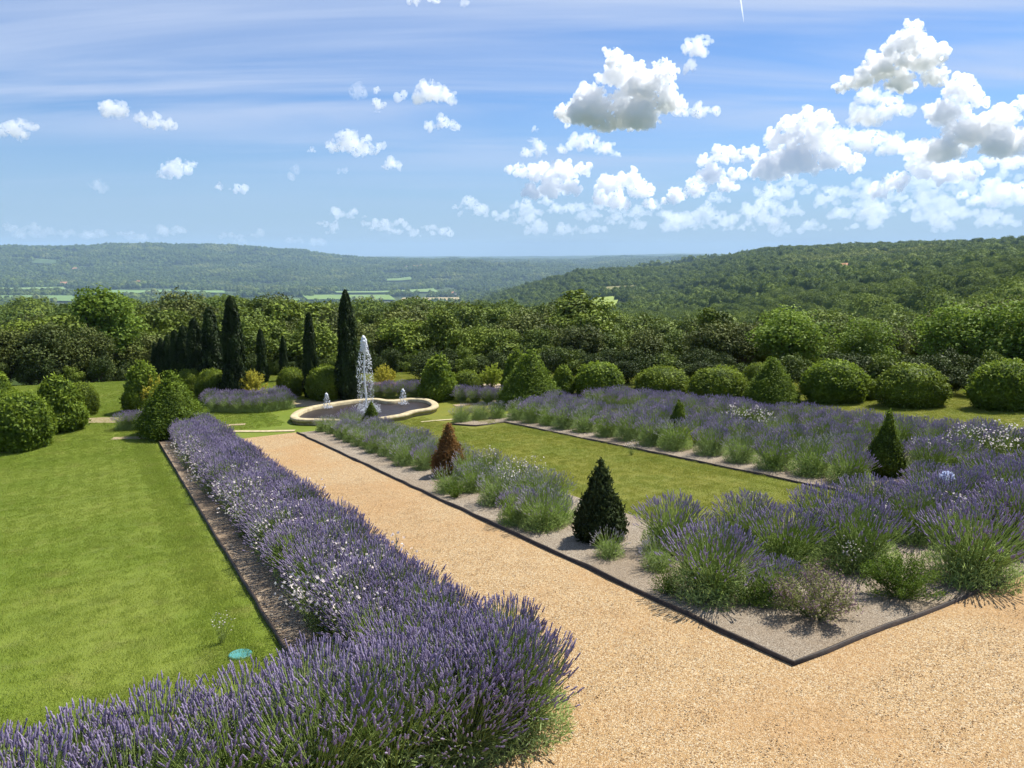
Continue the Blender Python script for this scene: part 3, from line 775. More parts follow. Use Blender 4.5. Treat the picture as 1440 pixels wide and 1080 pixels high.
# curved lavender rows round the fountain
def arc_lav(px0, px1, y0, y1, n_, label, group, kind='D', sc=.95, bulge=0):
    for i in range(n_):
        f = i / (n_ - 1); px = px0 + (px1 - px0) * f; py = y0 + (y1 - y0) * f + bulge * math.sin(f * math.pi)
        x, y, z = at(px, py); lav(UX * x + UY * y, WX * x + WY * y, kind, sc * rng.uniform(.95, 1.05), label, group)


arc_lav(305, 402, 578, 574, 7, 'lavender in the curved row before the yellow shrub bowl left of the pool', 'lavender row left of the pool', 'M', .92, 3)
arc_lav(300, 395, 571, 567, 6, 'lavender in the curved row before the yellow shrub bowl left of the pool', 'lavender row left of the pool', 'D', .95, 3)
arc_lav(498, 600, 557, 556, 7, 'lavender in the curved row behind the fountain pool', 'lavender row behind the pool', 'D', .95, 2)
arc_lav(650, 722, 564, 566, 5, 'lavender in the curved row between the conical laurel and biggest cone', 'lavender row right of the pool', 'D', .95, 2)
arc_lav(178, 205, 603, 602, 3, 'lavender in the short row left against the broad clipped cone', 'short lavender row', 'M', .95, 0)

# white gaura
GG = 'white gaura plants'
for q, (px, py, k, sc, lb) in enumerate([
    (462, 905, 'F', 1.05, 'white gaura at the near left foot of the purple hedge'), (520, 885, 'F', 1.15, 'white gaura in the purple hedge near its bend'), (490, 858, 'F', 1.1, 'second white gaura in the purple hedge near its bend'),
    (400, 800, 'T', .9, 'small white gaura on the lawn side of the purple hedge, near half'), (395, 762, 'F', 1.1, 'white gaura on the lawn side of the purple hedge, middle'), (425, 738, 'F', 1.1, 'white gaura inside the purple hedge, middle'),
    (352, 715, 'T', 1.1, 'thin white gaura on the lawn side of the hedge, far half'), (300, 655, 'T', .8, 'thin white gaura at the far end of the purple hedge'), (560, 850, 'T', 1.2, 'scattered white gaura amid the purple hedge'), (270, 640, 'T', .8, 'farthest white gaura beside the purple hedge'),
    (312, 905, 'T', .5, 'few white flowers on the lawn left of the turquoise lid'),
    (722, 700, 'F', 1.0, 'white gaura in the middle bed beside the orange cone'), (690, 675, 'T', 1., 'loose white gaura just right of the orange cone'), (750, 690, 'T', 1., 'loose white gaura left of the dark yew'),
    (1060, 735, 'T', .7, 'thin white gaura over the inner lawn corner'), (1235, 770, 'T', .9, 'white gaura flowers between green lavenders'), (1330, 760, 'T', 1., 'white gaura flowers over the violet lavender'), (1400, 740, 'T', 1., 'white gaura flowers at the right edge'), (1190, 810, 'T', .7, 'small white gaura behind the sage mound'),
    (1100, 640, 'F', .8, 'white gaura low by the far bed edging'), (1065, 618, 'F', 1.2, 'white gaura patch behind the small dark yew'), (1030, 612, 'F', 1.1, 'white gaura patch right of the small dark yew'), (1150, 630, 'F', .8, 'white gaura between green clumps of the far bed'),
    (1300, 665, 'F', .95, 'pinkish white gaura right of the pointed yew, left one'), (1335, 660, 'T', 1.1, 'pinkish white gaura right of the pointed yew, second one'), (1375, 655, 'F', 1.2, 'pinkish white gaura right of the pointed yew, third one'), (1415, 660, 'F', 1.25, 'pinkish white gaura right of the pointed yew, at the edge'), (1440, 650, 'F', 1.1, 'pinkish white gaura cut by the right edge'),
    (970, 790, 'T', .6, 'small white gaura right of the dark yew cone'), (888, 640, 'F', .5, 'tiny white gaura in the far bed edging row')]):
    x, y, z = at(px, py); L = GAU if k == 'F' else GAU_THIN
    thing('gaura_plant', L[q % 3], (x, y, z), q * 1.7, sc, lb, 'white flowers', GG)

for q in range(12):
    x, y = xy(7.2 + q * .75 + rng.uniform(-.3, .3), rng.uniform(2.1, 2.9))
    thing('gaura_plant', GAU[q % 3], (x, y, z1(x, y)), q * 1.9, rng.uniform(.98, 1.14), ORD[q] + ' white gaura growing up through the purple hedge, from its near end', 'white flowers', GG)
for q in range(15):
    s0 = 7.6 + q * 1.05 + rng.uniform(-.3, .3); x, y = xy(s0, rng.uniform(1.85, 2.35))
    thing('gaura_plant', GAU_THIN[q % 3] if q % 3 else GAU[q % 2], (x, y, z1(x, y)), q * 2.1, rng.uniform(.9, 1.15), ORD[q] + ' white gaura on the lawn flank of the purple hedge, from its near end', 'white flowers', GG)

# herbs and small bushes of the near corner
def put(px, py, parts, sc, name, label, cat, rz=0, group=None):
    x, y, z = at(px, py); return thing(name, parts, (x, y, z), rz, sc, label, cat, group)


put(1265, 842, bush_parts(201, .44, .42, 'yewlight', 7000, .028), 1.05, 'green_shrub', 'bright green feathery small bush right of the sage mound', 'bush')
put(1145, 868, bush_parts(202, .46, .44, 'sageleaf', 5200, .028, 'sage'), 1.05, 'sage_bush', 'brownish purple sage mound nearest the sharp edging corner', 'bush')
put(1055, 850, bush_parts(203, .36, .30, 'yewlight', 1500, .028, None), 1.0, 'herb_clump', 'loose yellowish green herb left of the sage mound', 'plant')
put(968, 625, bush_parts(204, .42, .45, 'ygreen', 2600, .06), 1.0, 'green_shrub', 'fresh lime green tuft by the far bed edging below the small yew', 'bush')
put(940, 835, bush_parts(205, .30, .25, 'yewlight', 900, .03), 1., 'herb_clump', 'low green herb at the path edging left of the big lavender', 'plant')
put(640, 700, bush_parts(206, .30, .2, 'yewlight', 900, .035), 1., 'herb_clump', 'small fresh green tuft before the orange cone', 'plant')

# agapanthus
def agapanthus():
    rg = np.random.default_rng(5); st = MB(); fl = MB()
    V, Fa = path_tube([(0, 0, 0), (.01, 0, .4), (.0, 0, .8)], [.008, .007, .006], 6); st.add(V, Fa)
    for j in range(14):
        a = j * .45; V, Fa, v = cards(rg, np.array([[.12 * math.cos(a), .12 * math.sin(a), .16]]), np.array([[math.cos(a), math.sin(a), .6]]), .34, .09, .1, up=np.array([[math.cos(a), math.sin(a), 1.2]])); st.add(V, Fa, 0, v)
    n_ = 260; D = norm(rg.normal(size=(n_, 3)) + [0, 0, .3]); P = np.array([0, 0, .82]) + D * .10 * (.7 + .4 * rg.random((n_, 1)))
    V, Fa, v = cards(rg, P, rg.normal(size=(n_, 3)), .045, .4, .3, up=D); fl.add(V, Fa, 0, v)
    return [('stem', st.mesh('agapanthus_stem', M['thin_green'])), ('flower_head', fl.mesh('agapanthus_head', M['blue']))]


put(1325, 738, agapanthus(), .95, 'agapanthus', 'pale blue agapanthus flower head above the violet lavender', 'flower')
put(1210, 770, [('stem', agapanthus()[0][1]), ('flower_head', bush_parts(9, .3, .3, 'white', 200, .03)[0][1])], .6, 'white_flower', 'small white flower head above the green stemmed lavender', 'flower')

# turquoise valve lid in the lawn
def lid():
    a = np.linspace(0, 2 * math.pi, 33)[:-1]; mb = MB(); V = []
    for r, z in ((.125, -.03), (.125, .018), (.118, .026), (.10, .026), (.095, .022)): V += [(r * math.cos(b_), r * math.sin(b_), z) for b_ in a]
    V.append((0, 0, .023)); V = np.array(V); Fa = [(i * 32 + j, i * 32 + (j + 1) % 32, (i + 1) * 32 + (j + 1) % 32, (i + 1) * 32 + j) for i in range(4) for j in range(32)]
    mb.add(V, Fa); me = MB(); me.V = mb.V; me.Fs = mb.Fs + [(np.array([(128 + j, 128 + (j + 1) % 32, 160) for j in range(32)]), 0)]; me.A = mb.A
    return me.mesh('valve_lid', simple('turquoise plastic', (.05, .20, .19), .5, .3, (.06, .22, .21), 3))


x, y, z = at(338, 922)
obj('valve_lid', lid(), None, (x, y, z), (R(-5), 0, 0), 1, 'round turquoise lid set in the lawn near the lavender', 'lid')

# ------------------------------------------------------------------ fountain
def rim_from_photo():
    """outer outline of the kerb, traced on the plane of its top, kept at its true size"""
    zt = ZT + .22; P = []
    for u, v in [(45, 800), (75, 770), (130, 745), (215, 722), (310, 706), (420, 688), (560, 671), (700, 662), (760, 667), (815, 676), (870, 672), (930, 664), (1010, 660), (1090, 664), (1150, 676), (1192, 698),
                 (1196, 722), (1150, 744), (1075, 756), (1010, 768), (945, 790), (860, 806), (740, 822), (600, 832), (460, 838), (330, 835), (200, 832), (100, 828), (55, 816)]:
        px, py = 400 + u * .18056, 440 + v * .18056; r = ray(px, py); k = (CAM_H - zt) / -r[2]; P.append((r[0] * k, r[1] * k))
    return np.array(P)


def catmull(P, k=4, closed=True):
    out = []; n_ = len(P)
    for i in range(n_):
        p0, p1, p2, p3 = P[i - 1], P[i], P[(i + 1) % n_], P[(i + 2) % n_]
        for j in range(k):
            t = j / k; out.append(.5 * ((2 * p1) + (-p0 + p2) * t + (2 * p0 - 5 * p1 + 4 * p2 - p3) * t * t + (-p0 + 3 * p1 - 3 * p2 + p3) * t ** 3))
    return np.array(out)


def fountain():
    Po = catmull(rim_from_photo(), 4); n_ = len(Po); cen = Po.mean(0)
    d = np.roll(Po, -1, 0) - np.roll(Po, 1, 0); d /= np.linalg.norm(d, axis=1, keepdims=True); nn = np.stack([d[:, 1], -d[:, 0]], 1)
    if np.sum((Po - cen) * nn) < 0: nn = -nn
    Q = Po - cen; V = []
    prof = [(-.07, -.05), (-.07, .10), (0, .12), (.015, .16), (0.0, .205), (-.02, .22), (-.25, .22), (-.28, .20), (-.28, .0)]
    for o_, z in prof: V += [(p[0], p[1], z) for p in Q + nn * o_]
    m_ = len(prof); Fa = [(i * n_ + j, i * n_ + (j + 1) % n_, (i + 1) * n_ + (j + 1) % n_, (i + 1) * n_ + j) for i in range(m_ - 1) for j in range(n_)]
    kb = MB(); kb.add(V, Fa); kerb = kb.mesh('pool_kerb', M['stone'], False)
    W_ = Q - nn * .27; wv = np.array([(p[0], p[1], .10) for p in W_] + [(0, 0, .10)]); wf = np.array([(j, (j + 1) % n_, n_) for j in range(n_)])
    mw, nw, bw, ow = mat('dark pool water', .35, .12); bw.inputs['Base Color'].default_value = (.030, .024, .022, 1)
    gg = nw.new('ShaderNodeNewGeometry'); bp = nw.new('ShaderNodeBump'); bp.inputs['Strength'].default_value = .45; bp.inputs['Distance'].default_value = .03
    nw.link(nw.noise(gg.outputs['Position'], 7, 3), bp.inputs['Height']); nw.link(bp.outputs[0], bw.inputs['Normal'])
    wb = MB(); wb.add(wv, wf); water = wb.mesh('pool_water', mw)
    e = thing('fountain', [('kerb', kerb), ('water', water)], (cen[0], cen[1], ZT), 0, 1, 'pale stone fountain pool with lobed kerb and three water jets', 'fountain')
    mj = bpy.data.materials.new('white water'); mj.use_nodes = True; b2 = mj.node_tree.nodes['Principled BSDF']
    b2.inputs['Base Color'].default_value = (.92, .95, 1, 1); b2.inputs['Roughness'].default_value = .25; b2.inputs['Transmission Weight'].default_value = .25; b2.inputs['Subsurface Weight'].default_value = 0
    sv, sf = ico(1)

    def jet(px, py, top, nd, wid, seed):
        rg = np.random.default_rng(seed); r = ray(px, py); k = (CAM_H - (ZT + .16)) / -r[2]; bx, by = r[0] * k - cen[0], r[1] * k - cen[1]
        d_ = math.hypot(r[0] * k, r[1] * k); H = z_for(top, d_, px) - ZT - .16; mb = MB()
        pts = [(bx + .02 * math.sin(q * 9), by, .16 + H * q * .93) for q in np.linspace(0, 1, 14)]
        V, Fa = path_tube(pts, [wid * (.16 + .05 * math.sin(i * 2.3)) * (1 - .2 * i / 13) for i in range(14)], 6); mb.add(V, Fa)
        P = []; S = []
        nh = int(nd * .55)                              # foamy head
        D = norm(rg.normal(size=(nh, 3))); q = rg.random((nh, 1)) ** .5; P.append(np.array([bx, by, .16 + H * .86]) + D * q * [wid * .42, wid * .42, H * .11]); S.append(.014 + .024 * rg.random(nh))
        nf = nd - nh                                    # drops falling back round the column
        h = rg.random(nf); a = rg.choice(9, nf) * .7 + rg.normal(size=nf) * .25; rr = wid * (.35 + .75 * np.sin((1 - h) * 2.6) ** .8) * (.75 + .4 * rg.random(nf))
        P.append(np.stack([bx + rr * np.cos(a), by + rr * np.sin(a), .16 + H * h * .9], 1)); S.append(.005 + .011 * rg.random(nf) ** 2 * (1 + h))
        ns_ = int(nd * .25); a = rg.random(ns_) * 6.28; rr = wid * 2.2 * rg.random(ns_) ** .7; P.append(np.stack([bx + rr * np.cos(a), by + rr * np.sin(a), .17 + H * .10 * rg.random(ns_) ** 2], 1)); S.append(.006 + .012 * rg.random(ns_))
        P = np.concatenate(P); S = np.concatenate(S)
        V = (P[:, None] + sv[None] * S[:, None, None] * [.8, .8, 1.5]).reshape(-1, 3); Fa = (np.arange(len(P))[:, None, None] * len(sv) + sf[None]).reshape(-1, 3); mb.add(V, Fa)
        return mb.mesh('water_jet', mj, True)
    obj('water_jet', jet(515, 580, 469, 3200, .26, 1), e, label='tall central water jet with a foamy white top')
    obj('water_jet', jet(460, 574, 553, 380, .11, 2), e); obj('water_jet', jet(567, 568, 547, 380, .11, 3), e)


fountain()

# ------------------------------------------------------------------ bowls with yellow shrubs
def bowl_parts(seed, stone, leaf, flowers=None, H=.75, Rr=.42):
    pr = [(.0, .02), (.26, .0), (.30, .05), (.48, .22), (.55, .30), (.57, .34), (.52, .35), (.48, .30), (0, .27)]
    a = np.linspace(0, 2 * math.pi, 25)[:-1]; V = np.array([(r * math.cos(b_), r * math.sin(b_), z) for r, z in pr for b_ in a])
    Fa = [(i * 24 + j, i * 24 + (j + 1) % 24, (i + 1) * 24 + (j + 1) % 24, (i + 1) * 24 + j) for i in range(len(pr) - 1) for j in range(24)]
    mb = MB(); mb.add(V, Fa); return mb.mesh('bowl', stone)


for px, py, top, stone, leaf, lb, lb2, w_ in [
    (357, 563, 521, M['bowl'], 'yellow', 'shallow stone bowl planter left of the pool, by the tall broad cypress', 'bright yellow shrub growing in the left stone bowl', 1.0),
    (542, 549, 513, M['terracotta'], 'yellow', 'terracotta bowl planter behind the fountain pool', 'yellow shrub growing in the terracotta bowl behind the pool', .95),
    (692, 551, 511, M['bowl'], 'ygreen', 'pale bowl planter left of the biggest green cone', 'yellow green shrub in the bowl left of the biggest cone', .95),
    (222, 580, 528, M['bowl'], 'yellow', 'stone bowl planter hidden behind the broad clipped cone', 'yellow shrub just left behind the broad clipped cone', .8)]:
    x, y, z = at(px, py); d = math.hypot(x, y)
    obj('bowl_planter', bowl_parts(1, stone, leaf), None, (x, y, z), (0, 0, 0), (1.05, 1.05, .8), lb, 'planter')
    hz = (z_for(top, d, px) - (z + .22)) * .92
    thing('yellow_shrub', bush_parts(int(px), 1., .60, leaf, 1900, .11, None, .6), (x, y, z + .22), 0, (hz * w_, hz * w_, hz), lb2, 'shrub')

# ------------------------------------------------------------------ trees
def tree_parts(seed, leaf, wide=.40, low=.12, nl=9000, lobes=20, size=.033, shape='round'):
    """height 1; limbs reach every lobe of the crown"""
    rg = np.random.default_rng(seed); C = []; Rd = []
    while len(C) < lobes:
        q = rg.normal(size=3); q /= np.linalg.norm(q); q *= rg.random() ** .35
        zz = low + .17 + (1 - low - .32) * (q[2] * .5 + .5); hgt = (zz - low) / (1 - low)
        wz = {'round': math.sin(min(1, hgt * 1.05 + .1) * math.pi) ** .5, 'tall': (1 - hgt) ** .5 * .9 + .12, 'flat': .55 + .5 * hgt}[shape]
        c = np.array([q[0] * wide * .72 * wz, q[1] * wide * .72 * wz, zz]); r = wide * (.20 + .22 * rg.random())
        if all(np.linalg.norm(c - e) > .42 * r for e in C): C.append(c); Rd.append(r)
        elif rg.random() < .02: C.append(c); Rd.append(r)
    C = np.array(C); Rd = np.array(Rd); g = MB(); t = MB()
    i = rg.choice(lobes, nl, p=Rd ** 2 / np.sum(Rd ** 2)); D = norm(rg.normal(size=(nl, 3)) + [0, 0, .25])
    lum = 1 + .75 * fbm(D * 3.0 + i[:, None] * 3.7, 3, seed)
    q = (.62 + .42 * rg.random(nl) ** .5) * lum; P = C[i] + D * (Rd[i] * q)[:, None] * [1, 1, .82]
    V, Fa, v = cards(rg, P, D + [0, 0, .35], size, .62, .75); g.add(V, Fa, 0, v * .6 + .4 * np.repeat((i * 37 % 11) / 11., 4))
    top = np.array([0, 0, low + .45])
    pts = np.array([[0, 0, -.03], [.004, .003, low], [rg.normal() * .02, rg.normal() * .02, low + .22], top + rg.normal(size=3) * [.03, .03, .02], top + [0, 0, .2]])
    V, Fa = path_tube(pts, [.026, .020, .016, .011, .004], 7); t.add(V, Fa)
    for c in C:
        a = pts[1] + (pts[3] - pts[1]) * rg.random(); mid = (a + c) / 2 + rg.normal(size=3) * .02 - [0, 0, .015]
        V, Fa = path_tube([a, mid, c], [.010, .007, .003], 5); t.add(V, Fa)
    zm = np.concatenate(g.V)[:, 2]; k = 1.0 / np.percentile(zm, 99.7)
    for b_ in (g, t): b_.V = [v_ * k for v_ in b_.V]
    return [('crown', g.mesh('tree_crown', M[leaf])), ('trunk', t.mesh('tree_trunk', M['bark']))]


T_OAK = [tree_parts(300 + i, 'oak', .50, .05, 10000, 22, .034) for i in range(3)]
T_BR = [tree_parts(310 + i, 'broad', .42, .08, 10000, 20, .034) for i in range(4)]
T_TALL = [tree_parts(320 + i, 'broad', .30, .08, 9000, 24, .028, 'tall') for i in range(2)]
T_ROB = [tree_parts(330 + i, 'robinia', .52, .10, 8500, 26, .034, 'flat') for i in range(2)]
T_LT = [tree_parts(350, 'robinia', .34, .06, 10000, 28, .028, 'tall')]
T_BRN = [tree_parts(340, 'brown', .42, .05, 7000, 18, .03)]


def tree(px, d, top, parts, label, group, wf=1., rz=None, cat='tree'):
    x, y, z = at_d(px, d); h = max(3.0, z_for(top, d, px) - z + .0); rz = random.Random(px * 7 + d).random() * 6.28 if rz is None else rz
    return thing('broadleaf_tree', parts, (x, y, z - .1), rz, (h * wf, h * wf, h), label, cat, group)


WG = 'woodland trees behind the garden'
for px, d, top, pr, wf, lb in [
    (150, 50, 404, T_LT[0], 1.15, 'tall light green tree rising above the dark oaks on the left'),
    (172, 52, 450, T_BR[0], .9, 'mid green tree right below the tall light green tree'),
    (15, 45, 462, T_OAK[0], 1.15, 'dark olive oak at the left edge'), (75, 44, 452, T_OAK[1], 1.15, 'broad dark oak, second from the left edge'),
    (132, 45, 458, T_OAK[2], 1.0, 'dark oak right beneath the tall light green tree'), (-35, 44, 470, T_OAK[1], 1.1, 'dark oak cut by the left edge'),
    (260, 75, 410, T_OAK[2], 1.1, 'dark rounded tree above the cypress avenue'), (200, 62, 430, T_BR[1], 1., 'tree between the light green tree and the cypress avenue'),
    (810, 56, 408, T_TALL[1], 1.55, 'tall broad dark green tree, highest right of the biggest green cone'), (775, 52, 470, T_BR[2], 1., 'dark tree at the left foot of the highest tree'), (855, 52, 455, T_BR[3], 1., 'dark tree at the right side of the highest tree'),
    (1000, 52, 432, T_TALL[0], 1.1, 'thin sparse tree standing between the round bushes and the pale robinia'),
    (1110, 39, 430, T_ROB[0], 1.35, 'bright light green feathery tree behind the golden cone'), (1210, 40, 446, T_ROB[1], 1.25, 'feathery light green tree right of the tallest feathery one'),
    (1335, 37, 424, T_ROB[0], 1.3, 'light green tree behind the broad round bush at right'), (1440, 36, 416, T_ROB[1], 1.35, 'light green tree at the right edge above the big round bush'),
    (955, 48, 505, T_BRN[0], 1., 'small brownish tree behind the round bushes'), (1240, 44, 500, T_OAK[0], .9, 'dark low tree between the two feathery trees and the right ones'),
    (385, 62, 418, T_BR[0], 1.2, 'large round dark tree behind the small cypresses'), (345, 66, 424, T_BR[2], 1.1, 'dark green tree crown behind the tall broad cypress'), (440, 60, 424, T_BR[1], 1.1, 'dark green tree behind the slender cypress')]:
    tree(px, d, top, pr, lb, WG, wf)

skyline = ([-60, 0, 100, 150, 200, 260, 310, 380, 430, 520, 600, 660, 740, 810, 870, 950, 1000, 1050, 1100, 1180, 1240, 1300, 1380, 1440, 1520],
           [456, 450, 443, 425, 434, 425, 430, 420, 424, 428, 426, 430, 432, 430, 446, 448, 444, 446, 440, 444, 450, 436, 424, 416, 414])
marks = [(40, 'the largest round bush at left'), (200, 'the tall light green tree'), (290, 'the cypress avenue'), (390, 'the small cypresses'), (490, 'the tallest dark cypress'), (560, 'the terracotta bowl'), (617, 'the conical pool laurel'),
         (690, 'the pale bowl planter'), (745, 'the biggest green cone'), (842, 'the loose leafy round bush'), (931, 'the left round clipped bush'), (1010, 'the bush left of golden cone'), (1083, 'the golden green cone'),
         (1172, 'the bush right of golden cone'), (1280, 'the broad round bush at right'), (1420, 'the big bush at right')]
rows = [(46, 46, 'front row', 14), (53, 44, 'second row', 8), (63, 42, 'middle rows', 8), (78, 36, 'middle rows', 4), (96, 32, 'back rows', 2), (116, 28, 'back rows', 0)]
for ri, (d, sp, rn, drop) in enumerate(rows):
    px = -70 + (ri % 2) * sp / 2
    while px < 1530:
        pj = px + rng.uniform(-.3, .3) * sp; dj = (d - (float(np.interp(pj, [500, 1100], [0, 5])) if ri < 2 else 0)) * rng.uniform(.97, 1.05); px += sp
        ty = float(np.interp(pj, *skyline)) + drop + rng.uniform(-6, 12) + (rng.uniform(-4, 26) if ri < 2 else 0)
        if ri == 0 and (pj < 165 or pj > 1080): continue
        if ri == 0 and 165 < pj < 330: continue
        if ri <= 1 and 215 < pj < 330: ty = max(ty, 470)
        lim = float(np.interp(pj, [0, 150, 300, 600, 1440], [4, 6, 8, 14, 20]))
        pr = rng.choice(T_OAK + T_BR + T_BR + (T_TALL if ri > 1 else []))
        mk = min(marks, key=lambda q: abs(q[0] - pj))[1]
        tree(pj, dj, ty, pr, '%s in %s of the wood beyond %s' % ('olive oak' if pr in T_OAK else 'slim tree' if pr in T_TALL else 'leafy tree', rn, mk), WG, rng.uniform(.85, 1.2) * (1.15 if ri < 2 else 1))

WILD = [tree_parts(360 + i, lf, .62, .0, 3600, 16, .055, 'flat') for i, lf in enumerate(('shade_scrub', 'broad', 'shade_scrub', 'shade_scrub', 'shade_scrub'))]
# undergrowth at the foot of the wood
for q in range(84):
    px = -40 + q * 18.5 + rng.uniform(-6, 6); d = float(np.interp(px, [0, 300, 600, 900, 1100, 1440], [43, 43, 39, 38.5, 34.5, 33.5])) + (q % 2) * 2.2 + rng.uniform(-.4, .4)
    if 165 < px < 330: d += 6
    x, y, z = at_d(px, d); h = rng.uniform(.9, 1.7)
    mk = min(marks, key=lambda k: abs(k[0] - px))[1]
    thing('wild_shrub', WILD[(q * 7) % 5], (x, y, z - .1), rng.random() * 6, (h * .9, h * .9, h), ['olive', 'bushy', 'leafy', 'broad olive', 'low green'][(q * 7) % 5] + ' shrub at the wood edge behind ' + mk, 'shrub', 'undergrowth at the wood edge')

for q in range(30):
    px = 590 + q * 30 + rng.uniform(-8, 8); d = float(np.interp(px, [600, 800, 900, 1050, 1200, 1440], [36, 36, 35, 32, 31, 30.5])) + rng.uniform(-.3, .8); h = rng.uniform(1.1, 1.7)
    x, y, z = at_d(px, d); mk = min(marks, key=lambda k: abs(k[0] - px))[1]
    thing('wild_shrub', WILD[(q * 3) % 5], (x, y, z - .1), rng.random() * 6, (h * 1.1, h * 1.1, h), ['olive', 'bushy', 'leafy', 'broad olive', 'low green'][(q * 3) % 5] + ' shrub right against the back of ' + mk, 'shrub', 'undergrowth behind the clipped bushes')

# ------------------------------------------------------------------ far woodland (geometry node instances), grass
def gn_scatter(name, pts, sources, smin, smax, align=False, **tags):
    me = bpy.data.meshes.new(name); pts = np.asarray(pts, np.float32); me.vertices.add(len(pts)); me.vertices.foreach_set('co', pts.ravel()); me.update()
    o = obj(name, me, None, **tags)
    c = bpy.data.collections.new(name + ' sources')
    for k, (nm, sm) in enumerate(sources): c.objects.link(bpy.data.objects.new(nm, sm))
    t = bpy.data.node_groups.new(name, 'GeometryNodeTree')
    t.interface.new_socket('Geometry', in_out='INPUT', socket_type='NodeSocketGeometry'); t.interface.new_socket('Geometry', in_out='OUTPUT', socket_type='NodeSocketGeometry')
    n = t.nodes; gi = n.new('NodeGroupInput'); go = n.new('NodeGroupOutput'); ip = n.new('GeometryNodeInstanceOnPoints'); ci = n.new('GeometryNodeCollectionInfo')
    ci.inputs['Collection'].default_value = c; ci.inputs['Separate Children'].default_value = True; ci.inputs['Reset Children'].default_value = True
    rv = n.new('FunctionNodeRandomValue'); rv.data_type = 'FLOAT_VECTOR'; rv.inputs[0].default_value = (0, 0, 0); rv.inputs[1].default_value = (0, 0, 6.283)
    rs = n.new('FunctionNodeRandomValue'); rs.data_type = 'FLOAT'; rs.inputs[2].default_value = smin; rs.inputs[3].default_value = smax; rs.inputs['Seed'].default_value = 3
    l = t.links; l.new(gi.outputs[0], ip.inputs['Points']); l.new(ci.outputs[0], ip.inputs['Instance']); ip.inputs['Pick Instance'].default_value = True
    l.new(rv.outputs[0], ip.inputs['Rotation']); l.new(rs.outputs[1], ip.inputs['Scale']); l.new(ip.outputs[0], go.inputs[0])
    md = o.modifiers.new('scatter', 'NODES'); md.node_group = t
    return o


def crown_clump(seed, n_tree, Rc, nf, tree_r, lf):
    rg = np.random.default_rng(seed); g = MB(); sv, sf = ico(2)
    for i in range(n_tree):
        a = rg.random() * 6.28; r = Rc * math.sqrt(rg.random()) if n_tree > 1 else 0; cx, cy = r * math.cos(a), r * math.sin(a); tr = tree_r * (.75 + .5 * rg.random()); hh = tr * (1.7 + .8 * rg.random()); v0 = rg.random()
        D = sv * (1 + .30 * fbm(sv * 1.8 + i * 5 + seed, 2, seed)[:, None]); g.add(D * [tr * .86, tr * .86, hh * .46] + [cx, cy, hh * .52], sf, 0, v0 * .6)
        Dn = norm(rg.normal(size=(nf, 3)) + [0, 0, .5]); lum = 1 + .30 * fbm(Dn * 1.8 + i * 5 + seed, 2, seed)
        P = Dn * lum[:, None] * (.92 + .16 * rg.random((nf, 1))) * [tr * .92, tr * .92, hh * .49] + [cx, cy, hh * .52]
        V, Fa, v = cards(rg, P, Dn, lf * (.7 + .6 * rg.random(nf)), .8, .7); g.add(V, Fa, 0, v * .4 + .6 * v0)
    return g.mesh('woodland_clump', M['far'])


nr = np.random.default_rng(8)
FIELDS = [  # px range, distance range, colour
    (560, 650, 2250, 2600, (.36, .30, .16)), (440, 560, 2500, 2800, (.16, .24, .06)), (0, 130, 2400, 2750, (.14, .22, .07)), (150, 330, 2900, 3150, (.16, .25, .08)), (340, 430, 2350, 2550, (.13, .20, .06)),
    (480, 620, 3000, 3250, (.17, .25, .08)), (826, 862, 800, 990, (.27, .34, .08)), (846, 878, 690, 780, (.22, .30, .07)), (846, 892, 1080, 1180, (.20, .19, .08)), (0, 110, 3300, 3450, (.18, .26, .09)), (60, 110, 4700, 4850, (.07, .11, .04)), (545, 585, 3900, 4050, (.15, .22, .07)), (1150, 1172, 700, 760, (.3, .27, .15))]


def in_field(x, y):
    d = np.hypot(x, y); px = 720 + x / y * 1020; m_ = np.zeros(len(x), bool)
    for a, b_, c_, e, _ in FIELDS: m_ |= (px > a - 14000 / d) & (px < b_ + 14000 / d) & (d > c_ * .96) & (d < e * 1.01)
    return m_


def polar_pts(d0, d1, n, a0=-41, a1=41):
    a = np.radians(nr.uniform(a0, a1, n)); d = np.sqrt(nr.uniform(d0 ** 2, d1 ** 2, n)); x = d * np.sin(a); y = d * np.cos(a); k = ~in_field(x, y); x, y = x[k], y[k]
    return np.stack([x, y, Z(x, y)], 1)


wood_a = polar_pts(120, 520, 4200)
gn_scatter('woodland', wood_a - [0, 0, .8], [('crown_a', crown_clump(401, 1, 0, 1700, 4.1, .48)), ('crown_b', crown_clump(402, 1, 0, 1700, 3.6, .48)), ('crown_c', crown_clump(403, 1, 0, 1700, 4.5, .48)), ('crown_d', crown_clump(404, 1, 0, 1700, 3.8, .48))], .65, 1.1, kind='stuff', label='dense green woodland covering the slopes just beyond the garden', cat='woodland')
wood_b = polar_pts(500, 2100, 9500)
gn_scatter('woodland', wood_b - [0, 0, 2], [('clump_%s' % c, crown_clump(410 + i, 14, 17, 160, 4.6, 1.3)) for i, c in enumerate('abcd')], .7, 1.1, kind='stuff', label='wooded hill rising on the right and low woods before the valley', cat='woodland')
wood_c = polar_pts(2050, 7500, 15000); zc = Z(wood_c[:, 0], wood_c[:, 1]); d_ = np.hypot(wood_c[:, 0], wood_c[:, 1])
keep = (d_ > 3450) | (nr.random(len(d_)) < .22) | ((wood_c[:, 0] > 0) & (nr.random(len(d_)) < .8)); wood_c = wood_c[keep]
gn_scatter('woodland', wood_c - [0, 0, 3], [('wood_%s' % c, crown_clump(420 + i, 26, 42, 18, 7.5, 6)) for i, c in enumerate('abc')], .8, 1.4, kind='stuff', label='hazy blue green wooded hills beyond the valley', cat='woodland')

